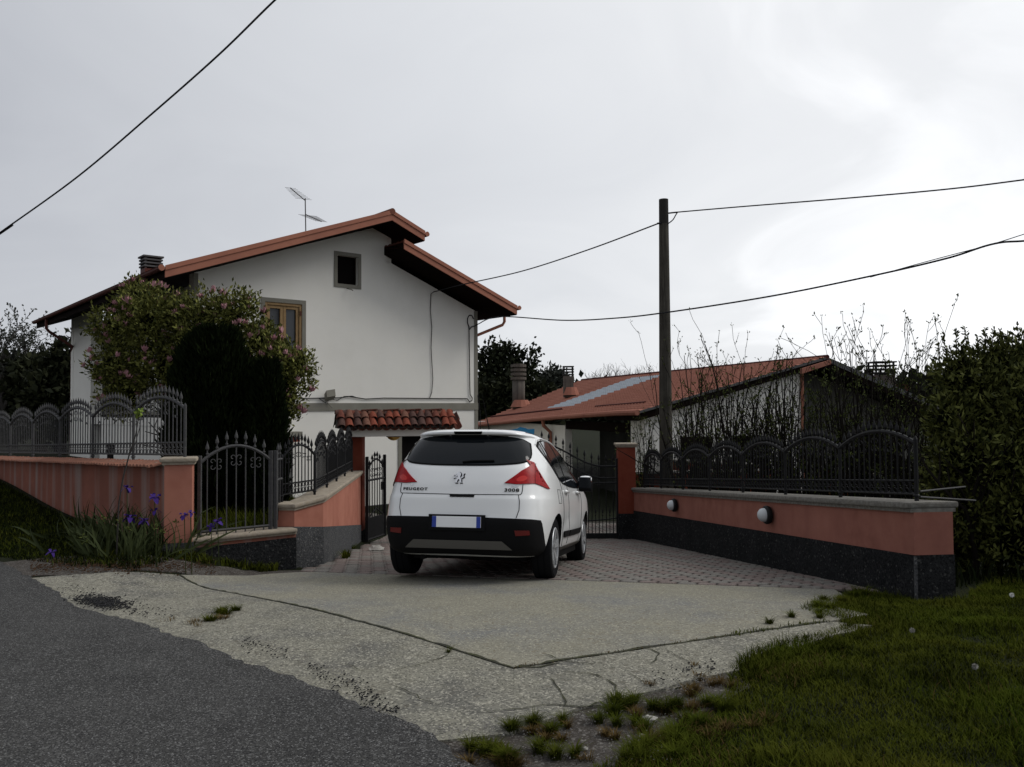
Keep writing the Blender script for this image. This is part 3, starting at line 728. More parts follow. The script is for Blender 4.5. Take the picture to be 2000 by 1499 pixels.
# walls with openings: front wall as strips
def wall_holes(name, outline_top, x0, x1, z0, holes, th, m, par):
    """front wall in the xz plane at y=0..th; outline_top(x) gives the top; rectangular holes"""
    xs = sorted(set([x0, x1]+[h[0] for h in holes]+[h[1] for h in holes]+[p for p in outline_top if x0 < p < x1]))
    return xs
def topz(x):
    return float(np.interp(x, [-8.54, -3.65, -3.251, -3.25, 0], [4.93, 6.66, 6.52, 5.82, 4.58]))
holes = [(-4.74, -4.12, 5.01, 5.78), (-6.77, -5.76, 2.6, 4.36), (-2.72, -1.5, -1.4, .92), (-7.6, -6.0, -1.4, .82)]
xs = sorted(set([W0, 0, -3.65, -3.25]+[a for h in holes for a in h[:2]]))
mb = MB(); TH = .32
for a, b in zip(xs[:-1], xs[1:]):
    segs = [h for h in holes if h[0] <= a+1e-6 and h[1] >= b-1e-6]; segs.sort(key=lambda h: h[2])
    z = -1.7
    for h in segs+[None]:
        zt_ = h[2] if h else None
        if h and zt_ > z: mb.add([(a, 0, z), (b, 0, z), (b, TH, z), (a, TH, z), (a, 0, zt_), (b, 0, zt_), (b, TH, zt_), (a, TH, zt_)], [(3, 2, 1, 0), (4, 5, 6, 7), (0, 1, 5, 4), (1, 2, 6, 5), (2, 3, 7, 6), (3, 0, 4, 7)])
        if h: z = h[3]
    ta, tb = topz(a+1e-4 if a == -3.25 else a), topz(b-1e-3 if b == -3.25 else b)
    mb.add([(a, 0, z), (b, 0, z), (b, TH, z), (a, TH, z), (a, 0, ta), (b, 0, tb), (b, TH, tb), (a, TH, ta)], [(3, 2, 1, 0), (4, 5, 6, 7), (0, 1, 5, 4), (1, 2, 6, 5), (2, 3, 7, 6), (3, 0, 4, 7)])
mb.build('front_wall', M['white_plaster'], hs)
mb = MB(); mb.box((-TH, TH, -1.7), (0, DEP, 4.6)); mb.box((W0, DEP-TH, -1.7), (0, DEP, 4.9)); mb.box((W0+.02, 11.3, -1.7), (W0+TH, DEP-TH, 4.9))
mb.build('rear_walls', M['white_plaster'], hs)
# left flank: recessed loggia between the front corner and the far pier
mb = MB(); mb.box((W0+1.5, TH, -1.7), (W0+1.5+TH, DEP-TH, 5.30)); mb.box((W0, TH, 1.2), (W0+1.5, 9.7, 1.42)); mb.build('loggia_wall', M['white_plaster'], hs)
mb = MB(); mb.box((W0, 2.2, -1.7), (W0+.2, 8.55, .45)); mb.box((W0+.02, 2.3, .45), (W0+.16, 8.5, 1.19)); mb.box((W0, 9.75, -1.7), (W0+.35, 12.2, 4.93)); mb.build('side_wall', M['white_plaster'], hs)
MB().box((W0-.01, 6.9, -1.7), (W0+.03, 7.6, .60)).build('side_opening', M['dark_void'], hs)
MB().box((W0+.4, TH+.02, 1.5), (W0+1.48, DEP-TH-.1, 1.6)).build('loggia_floor', M['grey_trim'], hs)
# grey painted bands and surrounds, 5-12 mm proud
tr = MB(); tr.box((W0-.01, -.03, 1.585), (.012, -.001, 1.79)); tr.build('string_course', M['grey_trim'], hs)
tr = MB(); tr.box((-.115, -.014, -1.7), (.014, -.001, 1.584)); tr.box((-.115, -.014, 1.791), (.014, -.001, 4.60)); tr.box((W0-.014, -.014, 1.791), (W0+.10, -.001, 4.9)); tr.build('corner_strip', M['grey_trim'], hs)
def surround(x0, x1, z0, z1, w, name='window_surround'):
    t = MB(); t.box((x0-w, -.022, z0-w), (x0, -.001, z1+w)); t.box((x1, -.022, z0-w), (x1+w, -.001, z1+w)); t.box((x0, -.022, z1), (x1, -.001, z1+w)); t.box((x0, -.022, z0-w), (x1, -.001, z0))
    return t.build(name, M['grey_trim'], hs)
surround(-4.74, -4.12, 5.01, 5.78, .10); surround(-6.77, -5.76, 2.6, 4.36, .105)
tr = MB(); tr.box((-2.84, -.022, -1.4), (-2.72, -.001, .92+.0)); tr.box((-2.84, -.022, .921), (-1.38, -.001, 1.03)); tr.build('door_surround', M['grey_trim'], hs)
MB().box((-2.72, .2, -1.4), (-1.5, .24, .92)).build('door', M['dark_void'], hs)
MB().box((-7.6, .22, -1.4), (-6.0, .26, .82)).build('garage_door', M['soffit'], hs)
MB().box((-7.75, -.35, .93), (-5.9, -.001, 1.06)).build('door_canopy', M['grey_trim'], hs, bevel=.01)
MB().box((-7.7, -.30, .80), (-5.95, -.02, .929)).build('canopy_soffit', M['red_paint'], hs)
MB().box((W0-.02, -.025, -1.7), (.02, -.001, -1.02)).build('plinth', M['plinth_grey'], hs)
# attic window, dark pane in the hole
w1 = MB().box((-4.74, .16, 5.01), (-4.12, .19, 5.78)).build('attic_window', M['dark_void'], hs)
f1 = MB(); f1.box((-4.74, .10, 5.01), (-4.70, .159, 5.78)); f1.box((-4.16, .10, 5.01), (-4.12, .159, 5.78)); f1.box((-4.70, .10, 5.74), (-4.16, .159, 5.78)); f1.box((-4.70, .10, 5.01), (-4.16, .159, 5.05)); f1.build('frame', M['soffit'], w1)
# first floor window with wooden frame
w2 = MB().box((-6.75, .085, 2.62), (-5.78, .095, 4.34)).build('window', M['window_glass'], hs)
f2 = MB()
for a, b in ((-6.77, -6.70), (-5.83, -5.76)): f2.box((a, .0, 2.6), (b, .11, 4.36))
f2.box((-6.70, .0, 4.29), (-5.83, .11, 4.36)); f2.box((-6.70, .0, 2.6), (-5.83, .11, 2.67))
f2.build('frame', M['wood_frame'], w2, bevel=.006)
for a, b in ((-6.695, -6.27), (-6.26, -5.835)):
    s_ = MB(); s_.box((a, .03, 2.675), (a+.075, .083, 4.285)); s_.box((b-.075, .03, 2.675), (b, .083, 4.285)); s_.box((a+.075, .03, 4.21), (b-.075, .083, 4.285)); s_.box((a+.075, .03, 2.675), (b-.075, .083, 2.76)); s_.build('sash', M['wood_frame'], w2, bevel=.006)
for x in (-6.74, -5.80): MB().box((x-.018, -.015, 4.06), (x+.018, -.001, 4.18)).build('hinge', M['copper_dark'], w2)
cu = MB()
for i in range(3):
    pass
MB().box((-6.19, .12, 2.7), (-6.08, .13, 4.2)).build('curtain', M['white_plaster'], w2)
# roofs
def roof_slab(name, x0, z0, x1, z1, y0, y1, t=.20, tile=True, far_drop=None):
    """sloping slab between (x0,z0) and (x1,z1); y0 verge, y1 far end"""
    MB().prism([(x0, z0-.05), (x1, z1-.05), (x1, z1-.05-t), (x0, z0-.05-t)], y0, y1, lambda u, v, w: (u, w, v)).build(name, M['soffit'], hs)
    # verge fascia: two stepped boards
    MB().prism([(x0, z0+.01), (x1, z1+.01), (x1, z1-.24), (x0, z0-.24)], y0-.03, y0-.002, lambda u, v, w: (u, w, v)).build('fascia', M['copper_paint'], hs, bevel=.004)
    MB().prism([(x0, z0+.035), (x1, z1+.035), (x1, z1-.075), (x0, z0-.075)], y0-.055, y0-.0305, lambda u, v, w: (u, w, v)).build('verge_flashing', M['copper_paint'], hs, bevel=.004)
    n = max(2, int(abs(x1-x0)/.33)); rowy = frange(y0-.03, y1, .105)
    if tile:
        V_ = []; nx2 = n*3+1
        for j, yy in enumerate(rowy):
            for i in range(nx2):
                u = i/(nx2-1); stp = ((i % 3)/3.0)*.0
                V_.append((x0+(x1-x0)*u, yy, z0+(z1-z0)*u-.03+.028*(j % 2)+(.018 if i % 3 == 0 else 0)))
        I_ = np.arange(len(V_)).reshape(len(rowy), nx2); Q_ = np.stack([I_[:-1, :-1], I_[:-1, 1:], I_[1:, 1:], I_[1:, :-1]], -1).reshape(-1, 4)
        me = np_mesh('roof_tiles', V_, 4, Q_); o = link('roof_tiles', me, M['terracotta'], hs); o['kind'] = 'stuff'
VY = -1.0
roof_slab('main_roof', -3.65, 6.93, -9.52, 4.80, VY, DEP+.6, tile=False)
roof_slab('upper_roof', -3.65, 6.93, -2.60, 6.51, VY, DEP+.6)
roof_slab('lower_roof', -3.28, 6.20, .74, 4.69, VY, DEP+.6)
# tiles on the two visible slopes of the main roof
V_ = []; nx2 = 55; rowy = frange(VY-.03, DEP+.6, .21)
for j, yy in enumerate(rowy):
    for i in range(nx2):
        u = i/(nx2-1); V_.append((-3.65-5.87*u, yy, 6.93-2.13*u-.03+.03*(j % 2)+(.02 if i % 3 == 0 else 0)))
I_ = np.arange(len(V_)).reshape(len(rowy), nx2); Q_ = np.stack([I_[:-1, :-1], I_[:-1, 1:], I_[1:, 1:], I_[1:, :-1]], -1).reshape(-1, 4)
o = link('roof_tiles', np_mesh('roof_tiles', V_, 4, Q_), M['terracotta'], hs); o['kind'] = 'stuff'
MB().tube([(-3.65, VY-.06, 6.93), (-3.65, DEP+.6, 6.93)], .085, 10).build('ridge_tiles', M['terracotta'], hs)
gable([(-3.25, 5.75), (-3.05, 5.75), (-3.05, 6.55), (-3.25, 6.62)], .0, DEP, 'step_wall', M['white_plaster'])
gable([(-3.28, 6.18), (-3.24, 6.18), (-3.24, 6.02), (-3.28, 6.02)], VY, 0, 'step_board', M['copper_dark'])
def gutter(x, z, y0, y1, side, m=M['copper_dark']):
    V_ = []; 
    pr = [(.075*math.cos(a), .075*math.sin(a)) for a in np.linspace(PI, 2*PI, 7)]+[(.085, .012)]
    pr2 = [(p[0]*.93, p[1]*.93+.002) for p in pr[::-1]]
    return MB().prism(pr+pr2, y0, y1, lambda u, v, w: (x+u*side, w, z+v)).build('gutter', m, hs)
gutter(-9.60, 4.78, VY-.05, DEP+.6, -1); gutter(-2.53, 6.47, VY-.05, DEP+.6, 1, M['copper_dark']); gutter(.82, 4.67, VY-.05, DEP+.6, 1, M['copper_dark'])
for gxx, gzz in ((-9.60, 4.78), (-2.53, 6.47), (.82, 4.67)): MB().lathe([(.07, 0), (.07, .012)], 12, (gxx, VY-.052, gzz-.005), 'y').build('gutter_end', M['copper_paint'], hs)
MB().tube([(.80, -.35, 4.62), (.80, -.35, 4.30), (.74, -.33, 4.20), (.05, .12, 3.86), (.03, .14, 3.76), (.03, .14, 2.9)], .045, 8).build('downpipe', M['copper_paint'], hs, smooth=True)
MB().tube([(-9.58, 11.2, 4.72), (-9.58, 11.2, 4.40), (-9.5, 11.2, 4.3), (W0-.02, 12.3, 3.90), (W0+.05, 12.66, 3.7), (W0+.05, 12.66, -1.3)], .05, 8).build('downpipe', M['copper_dark'], hs, smooth=True)
MB().tube([(-9.56, .2, 4.70), (-9.5, .25, 4.45), (W0+.1, 1.6, 3.6), (W0+1.44, 2.2, 3.4), (W0+1.44, 2.2, -1.3)], .05, 8).build('downpipe', M['copper_dark'], hs, smooth=True)
# chimney
ch = MB(); ch.box((-9.08, 2.0, 4.6), (-8.68, 2.4, 5.24)); chm = ch.build('chimney', M['copper_dark'], hs)
cc = MB()
for k in range(3): cc.box((-9.11, 1.97, 5.28+k*.085), (-8.65, 2.43, 5.32+k*.085))
for x in (-9.08, -8.72):
    for y in (2.0, 2.36): cc.box((x, y, 5.24), (x+.04, y+.04, 5.53))
cc.box((-9.13, 1.95, 5.53), (-8.63, 2.45, 5.57)); cc.build('chimney_cap', M['plinth_grey'], chm)
# facade cables and small fittings
def wire(pts, r=.012, name='wall_cable'): return MB().tube(pts, r, 5).build(name, M['cable'], hs)
wire([(-1.62, -.03, 5.05), (-1.72, -.03, 4.98), (-1.74, -.03, 4.5), (-1.69, -.03, 4.0), (-1.72, -.03, 3.4), (-1.66, -.03, 2.5), (-1.70, -.03, 2.1), (-1.78, -.03, 1.92)], .011)
wire([(-.15, -.03, 4.35), (-.22, -.03, 4.46), (-.32, -.03, 4.45), (-.38, -.03, 4.36), (-.38, -.03, 4.22), (-.33, -.03, 4.1), (-.32, -.03, 3.2), (-.31, -.03, 2.3), (-.30, -.03, 2.05), (-.22, -.03, 1.95), (-.23, -.03, 1.86), (-.33, -.03, 1.83), (-.40, -.03, 1.92)], .015)
wire([(0, -.05, 4.20), (-.12, -.04, 4.14), (-.24, -.03, 4.10), (-.33, -.03, 4.0)], .017)
wire([(-.40, -.03, 1.925), (-1.8, -.03, 1.925), (-3.3, -.03, 1.93), (-3.9, -.03, 1.90), (-4.4, -.03, 1.97), (-4.7, -.03, 1.93), (-6.3, -.03, 1.90), (-8.3, -.03, 1.90)], .014)
wire([(-4.1, -.03, 1.92), (-4.3, -.035, 1.98), (-4.55, -.035, 1.97), (-4.75, -.035, 1.86), (-4.95, -.035, 1.90), (-5.1, -.035, 1.80), (-5.3, -.03, 1.92)], .009)
fl = MB(); fl.obox((-5.02, -.13, 2.0), (.125, 0, .02), (0, .02, .09), (0, -.06, .05)); fl.tube([(-5.05, 0, 1.92), (-5.05, -.1, 1.95)], .02, 5); fl.build('floodlight', M['grey_trim'], hs)
MB().tube([(-5.1, -.04, 1.84), (-4.92, -.10, 1.66)], .012, 5).build('bracket', M['grey_trim'], hs)
MB().tube([(-4.45, 0, 4.90), (-4.42, -.16, 4.86), (-4.36, -.18, 4.83)], .013, 5).build('bracket', M['grey_trim'], hs)
MB().tube([(.02, -.03, 2.05), (.08, -.03, 1.5), (.10, -.03, .4)], .012, 5).build('wall_cable', M['cable'], hs)

def hw(x, y, z):
    v = Vector((HC[0], HC[1], 0))+Vector((HU[0]*x-HU[1]*y, HU[1]*x+HU[0]*y, z)); return v
# antenna on the roof
an = empty('tv_antenna', hw(-4.9, 1.55, 6.62)); tag(an, 'thin television antenna with two comb arms on the house roof', 'antenna')
MB().tube([(0, 0, -.1), (-.02, 0, .98)], .016, 6).build('mast', M['plinth_grey'], an)
def yagi(c, d, n, l, name):
    d = Vector(d); c = Vector(c); perp = Vector((.85, .35, -.02)).normalized()
    mb = MB(); mb.tube([c, c+d], .014, 5)
    for i in range(n):
        p = c+d*(.12+.86*i/(n-1)); w = l*(1-.35*i/(n-1)); mb.tube([p-perp*w/2+Vector((0, 0, .00)), p+perp*w/2], .0045, 4)
    return mb.build(name, M['plinth_grey'], an)
yagi((-.02, 0, .92), (-.36, -.25, .30), 9, .46, 'aerial_arm'); yagi((.0, 0, .52), (.50, -.25, -.26), 9, .52, 'aerial_arm')

# ------------------------------------------------------------------ neighbour's low house
ND, NT, NR = np.array([3.87, 24.0]), np.array([.961, .277]), np.array([-.283, .959])   # corner, gable direction, ridge direction
def nb(t, r): p = ND+NT*t+NR*r; return p[0], p[1]
nh = empty('low_house', (ND[0], ND[1], 0)); tag(nh, 'long low white house behind the drive with a broad red tiled roof', 'house')
def nw_(t, r, z): x, y = nb(t, r); return Vector((x-ND[0], y-ND[1], z))
def ez(r): return 1.50-.76*np.clip(r/20, 0, 1)**1.2       # eaves height falls away to the left end
def rz(t, r):                                             # roof surface
    t = np.asarray(t, float); e_ = ez(r)
    left = e_+(3.13-e_)*np.clip((t+.25)/6.25, -1, 1)
    right = 3.13-(t-6.0)*.36
    return np.where(t < 6.0, left, right)
# corrugated tile surface, left slope
V_ = []; nt_, nr_ = 22*3, 361
def tpos(i): return -.35+6.35/22*(i//3)+(0, .15, .280)[i % 3]
for j in range(nr_+1):
    r = -.38+20.83*j/nr_
    for i in range(nt_+1):
        t = tpos(i) if i < nt_ else 6.0; x, y = nb(t, r)
        V_.append((x-ND[0], y-ND[1], float(rz(t, r))+(0, .035, .020, .0)[j % 4]+(.06, .03, .0)[i % 3]))
I_ = np.arange(len(V_)).reshape(nr_+1, nt_+1); Q_ = np.stack([I_[:-1, :-1], I_[:-1, 1:], I_[1:, 1:], I_[1:, :-1]], -1).reshape(-1, 4)
nrme = np_mesh('roof_tiles', V_, 4, Q_); nrme.materials.append(M['roof_metal_tile']); nrme.materials.append(M['roof_panel'])
o = link('roof_tiles', nrme, None, nh); o['kind'] = 'stuff'
# pale translucent sheets: faces of the corrugation between two ridges of tiles
cen = np.array([[(-.35+6.35*((q % nt_)+.5)/nt_), (-.38+20.83*((q//nt_)+.5)/nr_)] for q in range(nt_*nr_)])
mi = np.zeros(len(cen), np.int32); mi[(cen[:, 0] > 1.3) & (cen[:, 0] < 5.4) & (cen[:, 1] > 9.4) & (cen[:, 1] < 12.8)] = 1
nrme.polygons.foreach_set('material_index', mi)
V_ = []
for j in range(2):
    for (t, dz) in ((6.0, 0), (11.2, 0)):
        r = -.38 if j == 0 else 20.4; x, y = nb(t, r); V_.append((x-ND[0], y-ND[1], float(rz(t, r))))
MB().add(V_, [(0, 1, 3, 2)]).build('far_slope', M['roof_dark_edge'], nh)
MB().tube([nw_(6.0, -.41, 3.15), nw_(6.0, 20.4, 3.17)], .075, 8).build('ridge_cap', M['roof_dark_edge'], nh)
# verge underside and boards
def nprism(poly, r0, r1, name, m_):    # polygon in (t, z)
    return MB().prism(poly, r0, r1, lambda u, v, w: nw_(u, w, v)).build(name, m_, nh)
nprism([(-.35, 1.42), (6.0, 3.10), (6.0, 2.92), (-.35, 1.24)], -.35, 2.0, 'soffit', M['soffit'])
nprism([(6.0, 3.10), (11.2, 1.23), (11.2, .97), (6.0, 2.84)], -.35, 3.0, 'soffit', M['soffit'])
nprism([(6.0, 3.16), (11.25, 1.27), (11.25, 1.12), (6.0, 3.00)], -.38, -.351, 'verge_board', M['plinth_grey'])
nprism([(-.37, 1.52), (6.0, 3.16), (6.0, 3.09), (-.37, 1.45)], -.41, -.381, 'verge_board', M['plinth_grey'])
nprism([(0, -1.7), (5.3, -1.7), (5.3, 2.83), (0, 1.32)], 0, .3, 'gable_wall', M['white_plaster'])
nprism([(5.301, -1.7), (10.6, -1.7), (10.6, 1.2), (6.0, 2.85), (5.301, 2.7)], .9, 1.2, 'gable_wall', M['shaded_render'])
nprism([(5.3, -1.7), (5.42, -1.7), (5.42, 2.85), (5.3, 2.82)], .01, .899, 'gable_return', M['shaded_render'])
nprism([(5.0, 2.62), (6.05, 2.93), (6.05, 3.06), (5.0, 2.78)], -.52, -.42, 'gutter', M['roof_metal_tile'])
MB().tube([nw_(5.33, -.06, 2.75), nw_(5.33, -.06, -1.2)], .05, 7).build('downpipe', M['copper_paint'], nh)
# flank wall with openings
def flank(r0, r1, z0, z1, name, m_, t0=0.02, t1=.3): return MB().prism([(r0, z0), (r1, z0), (r1, z1), (r0, z1)], t0, t1, lambda u, v, w: nw_(w, u, v)).build(name, m_, nh)
flank(.301, 1.0, -1.7, 1.38, 'flank_wall', M['white_plaster']); flank(6.8, 20, -1.7, .98, 'flank_wall', M['white_plaster'])
flank(1.001, 6.799, .85, 1.15, 'lintel', M['soffit'], .05, .3); flank(1.001, 6.799, -1.7, 1.0, 'porch_back', M['door_grey'], 1.4, 1.5)
flank(1.001, 3.2, -1.7, .85, 'dark_door', M['dark_void'], 1.2, 1.39)
for k, (a, b) in enumerate(((.25, 1.3), (2.0, 3.1), (7.2, 8.2))):
    zz0 = -.55; rr0 = -.012 if b < 5.4 else .888
    w_ = MB().prism([(a+.9, zz0), (b+.9, zz0), (b+.9, .75), (a+.9, .75)], rr0, rr0-.03, lambda u, v, w: nw_(u, w, v)).build('window', M['dark_void'], nh)
    MB().prism([(a+.86, zz0-.06), (b+.94, zz0-.06), (b+.94, zz0-.005), (a+.86, zz0-.005)], rr0, rr0-.08, lambda u, v, w: nw_(u, w, v)).build('sill', M['cap_stone'], w_)
gt = MB(); prev = None
gp = [nw_(-.42, r, float(ez(r))-.02) for r in np.linspace(-.42, 20.4, 14)]
gt.tube(gp, .085, 8); gt.build('gutter', M['roof_metal_tile'], nh)
MB().tube([nw_(-.38, 8.2, 1.15), nw_(-.35, 8.2, .95), nw_(-.08, 8.2, .70), nw_(-.06, 8.2, -1.3)], .07, 7).build('downpipe', M['copper_paint'], nh)
for (r0, r1, tt) in ((9.2, 20.2, .75), (1.2, 5.2, .6)):
    MB().tube([nw_(tt, r0, float(rz(tt, r0))+.08), nw_(tt, r1, float(rz(tt, r1))+.08)], .05, 5).build('snow_bar', M['roof_dark_edge'], nh)
def nchimney(px, py, Y, w, h, style, label=None):
    p = P(px, py, Y); t_ = MB()
    loc = (p.x-ND[0], p.y-ND[1], p.z)
    if style == 0:
        c = MB().lathe([(w*.50, -.3), (w*.50, h*.62)], 14).build('chimney', M['old_concrete'], nh, loc=loc, smooth=True)
        k = MB()
        for i in range(4): k.lathe([(w*.62, 0), (w*.62, .14)], 14, (0, 0, h*.63+i*.22))
        k.lathe([(w*.42, 0), (w*.42, .86)], 10, (0, 0, h*.62)); k.build('chimney_cap', M['old_concrete'], c)
    else:
        c = MB().box((-w/2, -w/2, -.3), (w/2, w/2, h*.6)).build('chimney', M['old_concrete'], nh, loc=loc)
        k = MB()
        for i in range(4): k.box((-w*.56, -w*.56, h*.64+i*h*.11), (w*.56, w*.56, h*.64+i*h*.11+.05))
        for a in (-.5, .38):
            for b in (-.5, .38): k.box((w*a, w*b, h*.6), (w*a+.06, w*b+.06, h))
        k.build('chimney_cap', M['door_grey'], c)
    MB().lathe([(w*.85, -.25), (w*.55, .12)], 12).build('flashing', M['roof_metal_tile'], c, loc=(.12, -.15, .05))
nchimney(1013, 788, 43.0, .66, 1.95, 0)
nchimney(1110, 764, 38.5, .46, 1.15, 1)
nchimney(1722, 772, 31.0, .74, 1.25, 1)

# low terrace walls behind the right fence
def terrace(label, px0, px1, ytop, ybot, Y0, Y1, m_=M['red_paint']):
    a = P(px0, ytop[0], Y0); b = P(px1, ytop[1], Y1); t = empty('terrace_wall', (a.x, a.y, a.z)); tag(t, label, 'wall')
    d = b-a; n = Vector((-d.y, d.x, 0)).normalized()*.14; dn = Vector((0, 0, -1))*(ybot)
    mb = MB(); mb.add([n*-.5, d-n*.5, d+n*.5, n*.5, n*-.5+dn, d-n*.5+dn, d+n*.5+dn, n*.5+dn], [(0, 1, 2, 3), (7, 6, 5, 4), (0, 4, 5, 1), (1, 5, 6, 2), (2, 6, 7, 3), (3, 7, 4, 0)]); mb.build('face', m_, t)
    mb = MB(); u = Vector((0, 0, .055)); q = n*1.2; c = u*.08
    mb.add([-q+c, d-q+c, d+q+c, q+c, -q+u, d-q+u, d+q+u, q+u], [(3, 2, 1, 0), (4, 5, 6, 7), (0, 1, 5, 4), (1, 2, 6, 5), (2, 3, 7, 6), (3, 0, 4, 7)]); mb.build('coping', M['stone_pale'], t)
terrace('upper low red garden wall with pale coping behind the right fence', 1300, 1500, (900, 912), 1.0, 22.0, 18.5)
terrace('lower low red garden wall with pale coping behind the right fence', 1235, 1480, (926, 921), .9, 20.5, 17.5)
terrace('short stub of red garden wall with pale coping behind the nearest fence bays', 1604, 1660, (917, 918), .8, 16, 15.6)

# ------------------------------------------------------------------ utility pole and cables
pb = P(1301, 940, 16.6); ptp = P(1296, 390, 16.6); pb.z = Gf(pb.x, pb.y)-.3
po = empty('utility_pole', (pb.x, pb.y, pb.z)); tag(po, 'weathered wooden utility pole with two cables, rising behind the right fence', 'utility pole')
MB().tube([Vector((0, 0, 0)), (ptp-pb)*.5, (ptp-pb)*.93], [.152, .123, .098], 20).build('shaft', M['pole_wood'], po, auto=True)
MB().tube([(ptp-pb)*.9301, ptp-pb], [.098, .095], 20).build('dark_top', M['pole_top'], po, auto=True)
MB().tube([P(1284, 437, 16.6)-pb, P(1292, 436, 16.5)-pb], .02, 6).build('hook', M['cable'], po); MB().tube([P(1304, 417, 16.6)-pb, P(1322, 415, 16.5)-pb], .016, 6).build('hook', M['cable'], po)
def cable(label, pts, r, twist=False):
    pts = [Vector(p) for p in pts]; base = pts[0]
    # catmull-rom through the points
    q = []
    for i in range(len(pts)-1):
        p0, p1, p2, p3 = pts[max(i-1, 0)], pts[i], pts[i+1], pts[min(i+2, len(pts)-1)]
        for k in range(24):
            t = k/24; q.append(.5*((2*p1)+(p2-p0)*t+(2*p0-5*p1+4*p2-p3)*t*t+(3*p1-p0-3*p2+p3)*t**3))
    q.append(pts[-1]); o = MB()
    if twist:
        for ph_ in (0, PI):
            qq = [p+Vector((0, math.cos(i*1.1+ph_), math.sin(i*1.1+ph_)))*r*.8 for i, p in enumerate(q)]; o.tube([p-base for p in qq], r*.75, 4)
    else: o.tube([p-base for p in q], r, 5)
    ob = o.build('overhead_cable', M['cable'], None, loc=base); tag(ob, label, 'cable')
cable('thick overhead cable crossing the top left corner of the sky', [P(-700, 930, 13), P(-60, 498, 9), P(0, 455, 8.7), (P(150, 347, 8.0)), P(300, 220, 7.3), P(430, 105, 6.8), P(540, -2, 6.4), P(640, -90, 6.0), P(900, -340, 5.2)], .0085)
cable('upper cable running from the house eaves to the utility pole', [hw(-1.62, -.03, 5.05), P(905, 556, 22.5), P(1020, 530, 20.7), P(1150, 488, 18.6), P(1286, 437, 16.6)], .0155)
cable('upper cable leaving the utility pole towards the right', [P(1322, 415, 16.5), P(1450, 404, 15.6), P(1650, 388, 14.2), P(1850, 370, 13.2), P(2020, 349, 12.5), P(2500, 285, 10.5), P(3400, 160, 8.5)], .013)
cable('short slack loop of cable joining both hooks of the utility pole', [P(1304, 438, 16.5), P(1314, 430, 16.5), P(1320, 420, 16.5), P(1324, 414, 16.5)], .012)
cable('lower twisted cable from the house corner past the utility pole to the right', [hw(0, -.05, 4.20), P(975, 619, 23), P(1100, 626, 20.5), P(1200, 622, 18.5), P(1300, 611, 16.3), P(1500, 580, 14.6), P(1700, 540, 13.2), P(1850, 505, 12.4), P(1945, 476, 12), P(2060, 463, 11.6), P(2500, 380, 10.2), P(3400, 200, 8)], .0155)
cable('thin cable joining the lower cable at the right edge of the sky', [P(1700, 542, 13.2), P(1800, 514, 12.6), P(1935, 478, 12), P(2000, 458, 11.8), P(2060, 440, 11.6), P(2500, 350, 10.2), P(3400, 170, 8)], .007)

# ------------------------------------------------------------------ the parked car (local: x right, y forward from the bumper, z up)
mat('car_white', (.80, .81, .80), .25, .4, coat=.6)
mat('car_black_trim', (.006, .006, .0065), .7, .12)
mat('car_glass', (.006, .008, .010), .06, .22)
mat('car_rubber', (.005, .005, .005), .8, .1)
mat('tyre', (.010, .010, .011), .95, .06, bump=(120, .4, .003))
mat('alloy', (.42, .43, .44), .4, .4, metal=.4)
mat('chrome', (.8, .8, .8), .12, .5, metal=1.0)
mat('light_red', (.27, .005, .008), .3, .14, noise=(35, (.42, .018, .02), .6, 2))
mat('light_glow', (.50, .03, .025), .2, .3)
mat('light_red_dark', (.08, .002, .003), .3, .12)
mat('reflector', (.12, .004, .004), .3, .5)
mat('plate_white', (.85, .86, .87), .4, .4)
mat('plate_blue', (.02, .05, .32), .4, .4)
mat('skid_grey', (.10, .095, .085), .6, .2)
mat('seam', (.015, .015, .016), .8, .1)
CT = np.array([ # z, half width, rear y, front y, exponent
 (.26, .82, .20, 4.12, 6), (.32, .885, .09, 4.26, 6.8), (.40, .905, .05, 4.33, 7), (.50, .916, .02, 4.36, 7), (.635, .924, .0, 4.36, 6.8), (.675, .925, .010, 4.35, 6.8),
 (.76, .925, .022, 4.32, 6.6), (.86, .922, .036, 4.28, 6.4), (.90, .918, .052, 4.22, 6.2), (1.00, .906, .078, 3.9, 5.8), (1.08, .890, .108, 3.55, 5.6), (1.18, .858, .155, 3.20, 5.6), (1.28, .815, .225, 2.98, 5.6),
 (1.38, .765, .305, 2.78, 5.6), (1.48, .712, .395, 2.52, 5.4), (1.535, .680, .445, 2.34, 5.2), (1.55, .672, .375, 2.28, 5.2), (1.575, .650, .365, 2.18, 4.8), (1.60, .606, .41, 2.06, 4.0), (1.62, .54, .55, 1.96, 3.4), (1.633, .44, .75, 1.9, 3), (1.640, .30, 1.0, 1.8, 2.6)])
_z = CT[:, 0]
def pchip(xk, yk):
    h = np.diff(xk); dl = np.diff(yk)/h; d = np.zeros(len(xk)); d[0], d[-1] = dl[0], dl[-1]
    for i in range(1, len(xk)-1):
        if dl[i-1]*dl[i] > 0: w1 = 2*h[i]+h[i-1]; w2 = h[i]+2*h[i-1]; d[i] = (w1+w2)/(w1/dl[i-1]+w2/dl[i])
    def f(x):
        x = min(max(x, xk[0]), xk[-1]); i = min(int(np.searchsorted(xk, x, side='right'))-1, len(xk)-2)
        t = (x-xk[i])/h[i]; return (2*t**3-3*t*t+1)*yk[i]+(t**3-2*t*t+t)*h[i]*d[i]+(-2*t**3+3*t*t)*yk[i+1]+(t**3-t*t)*h[i]*d[i+1]
    return f
fw_, fr_, ff_, fn_ = (pchip(_z, CT[:, k]) for k in (1, 2, 3, 4))
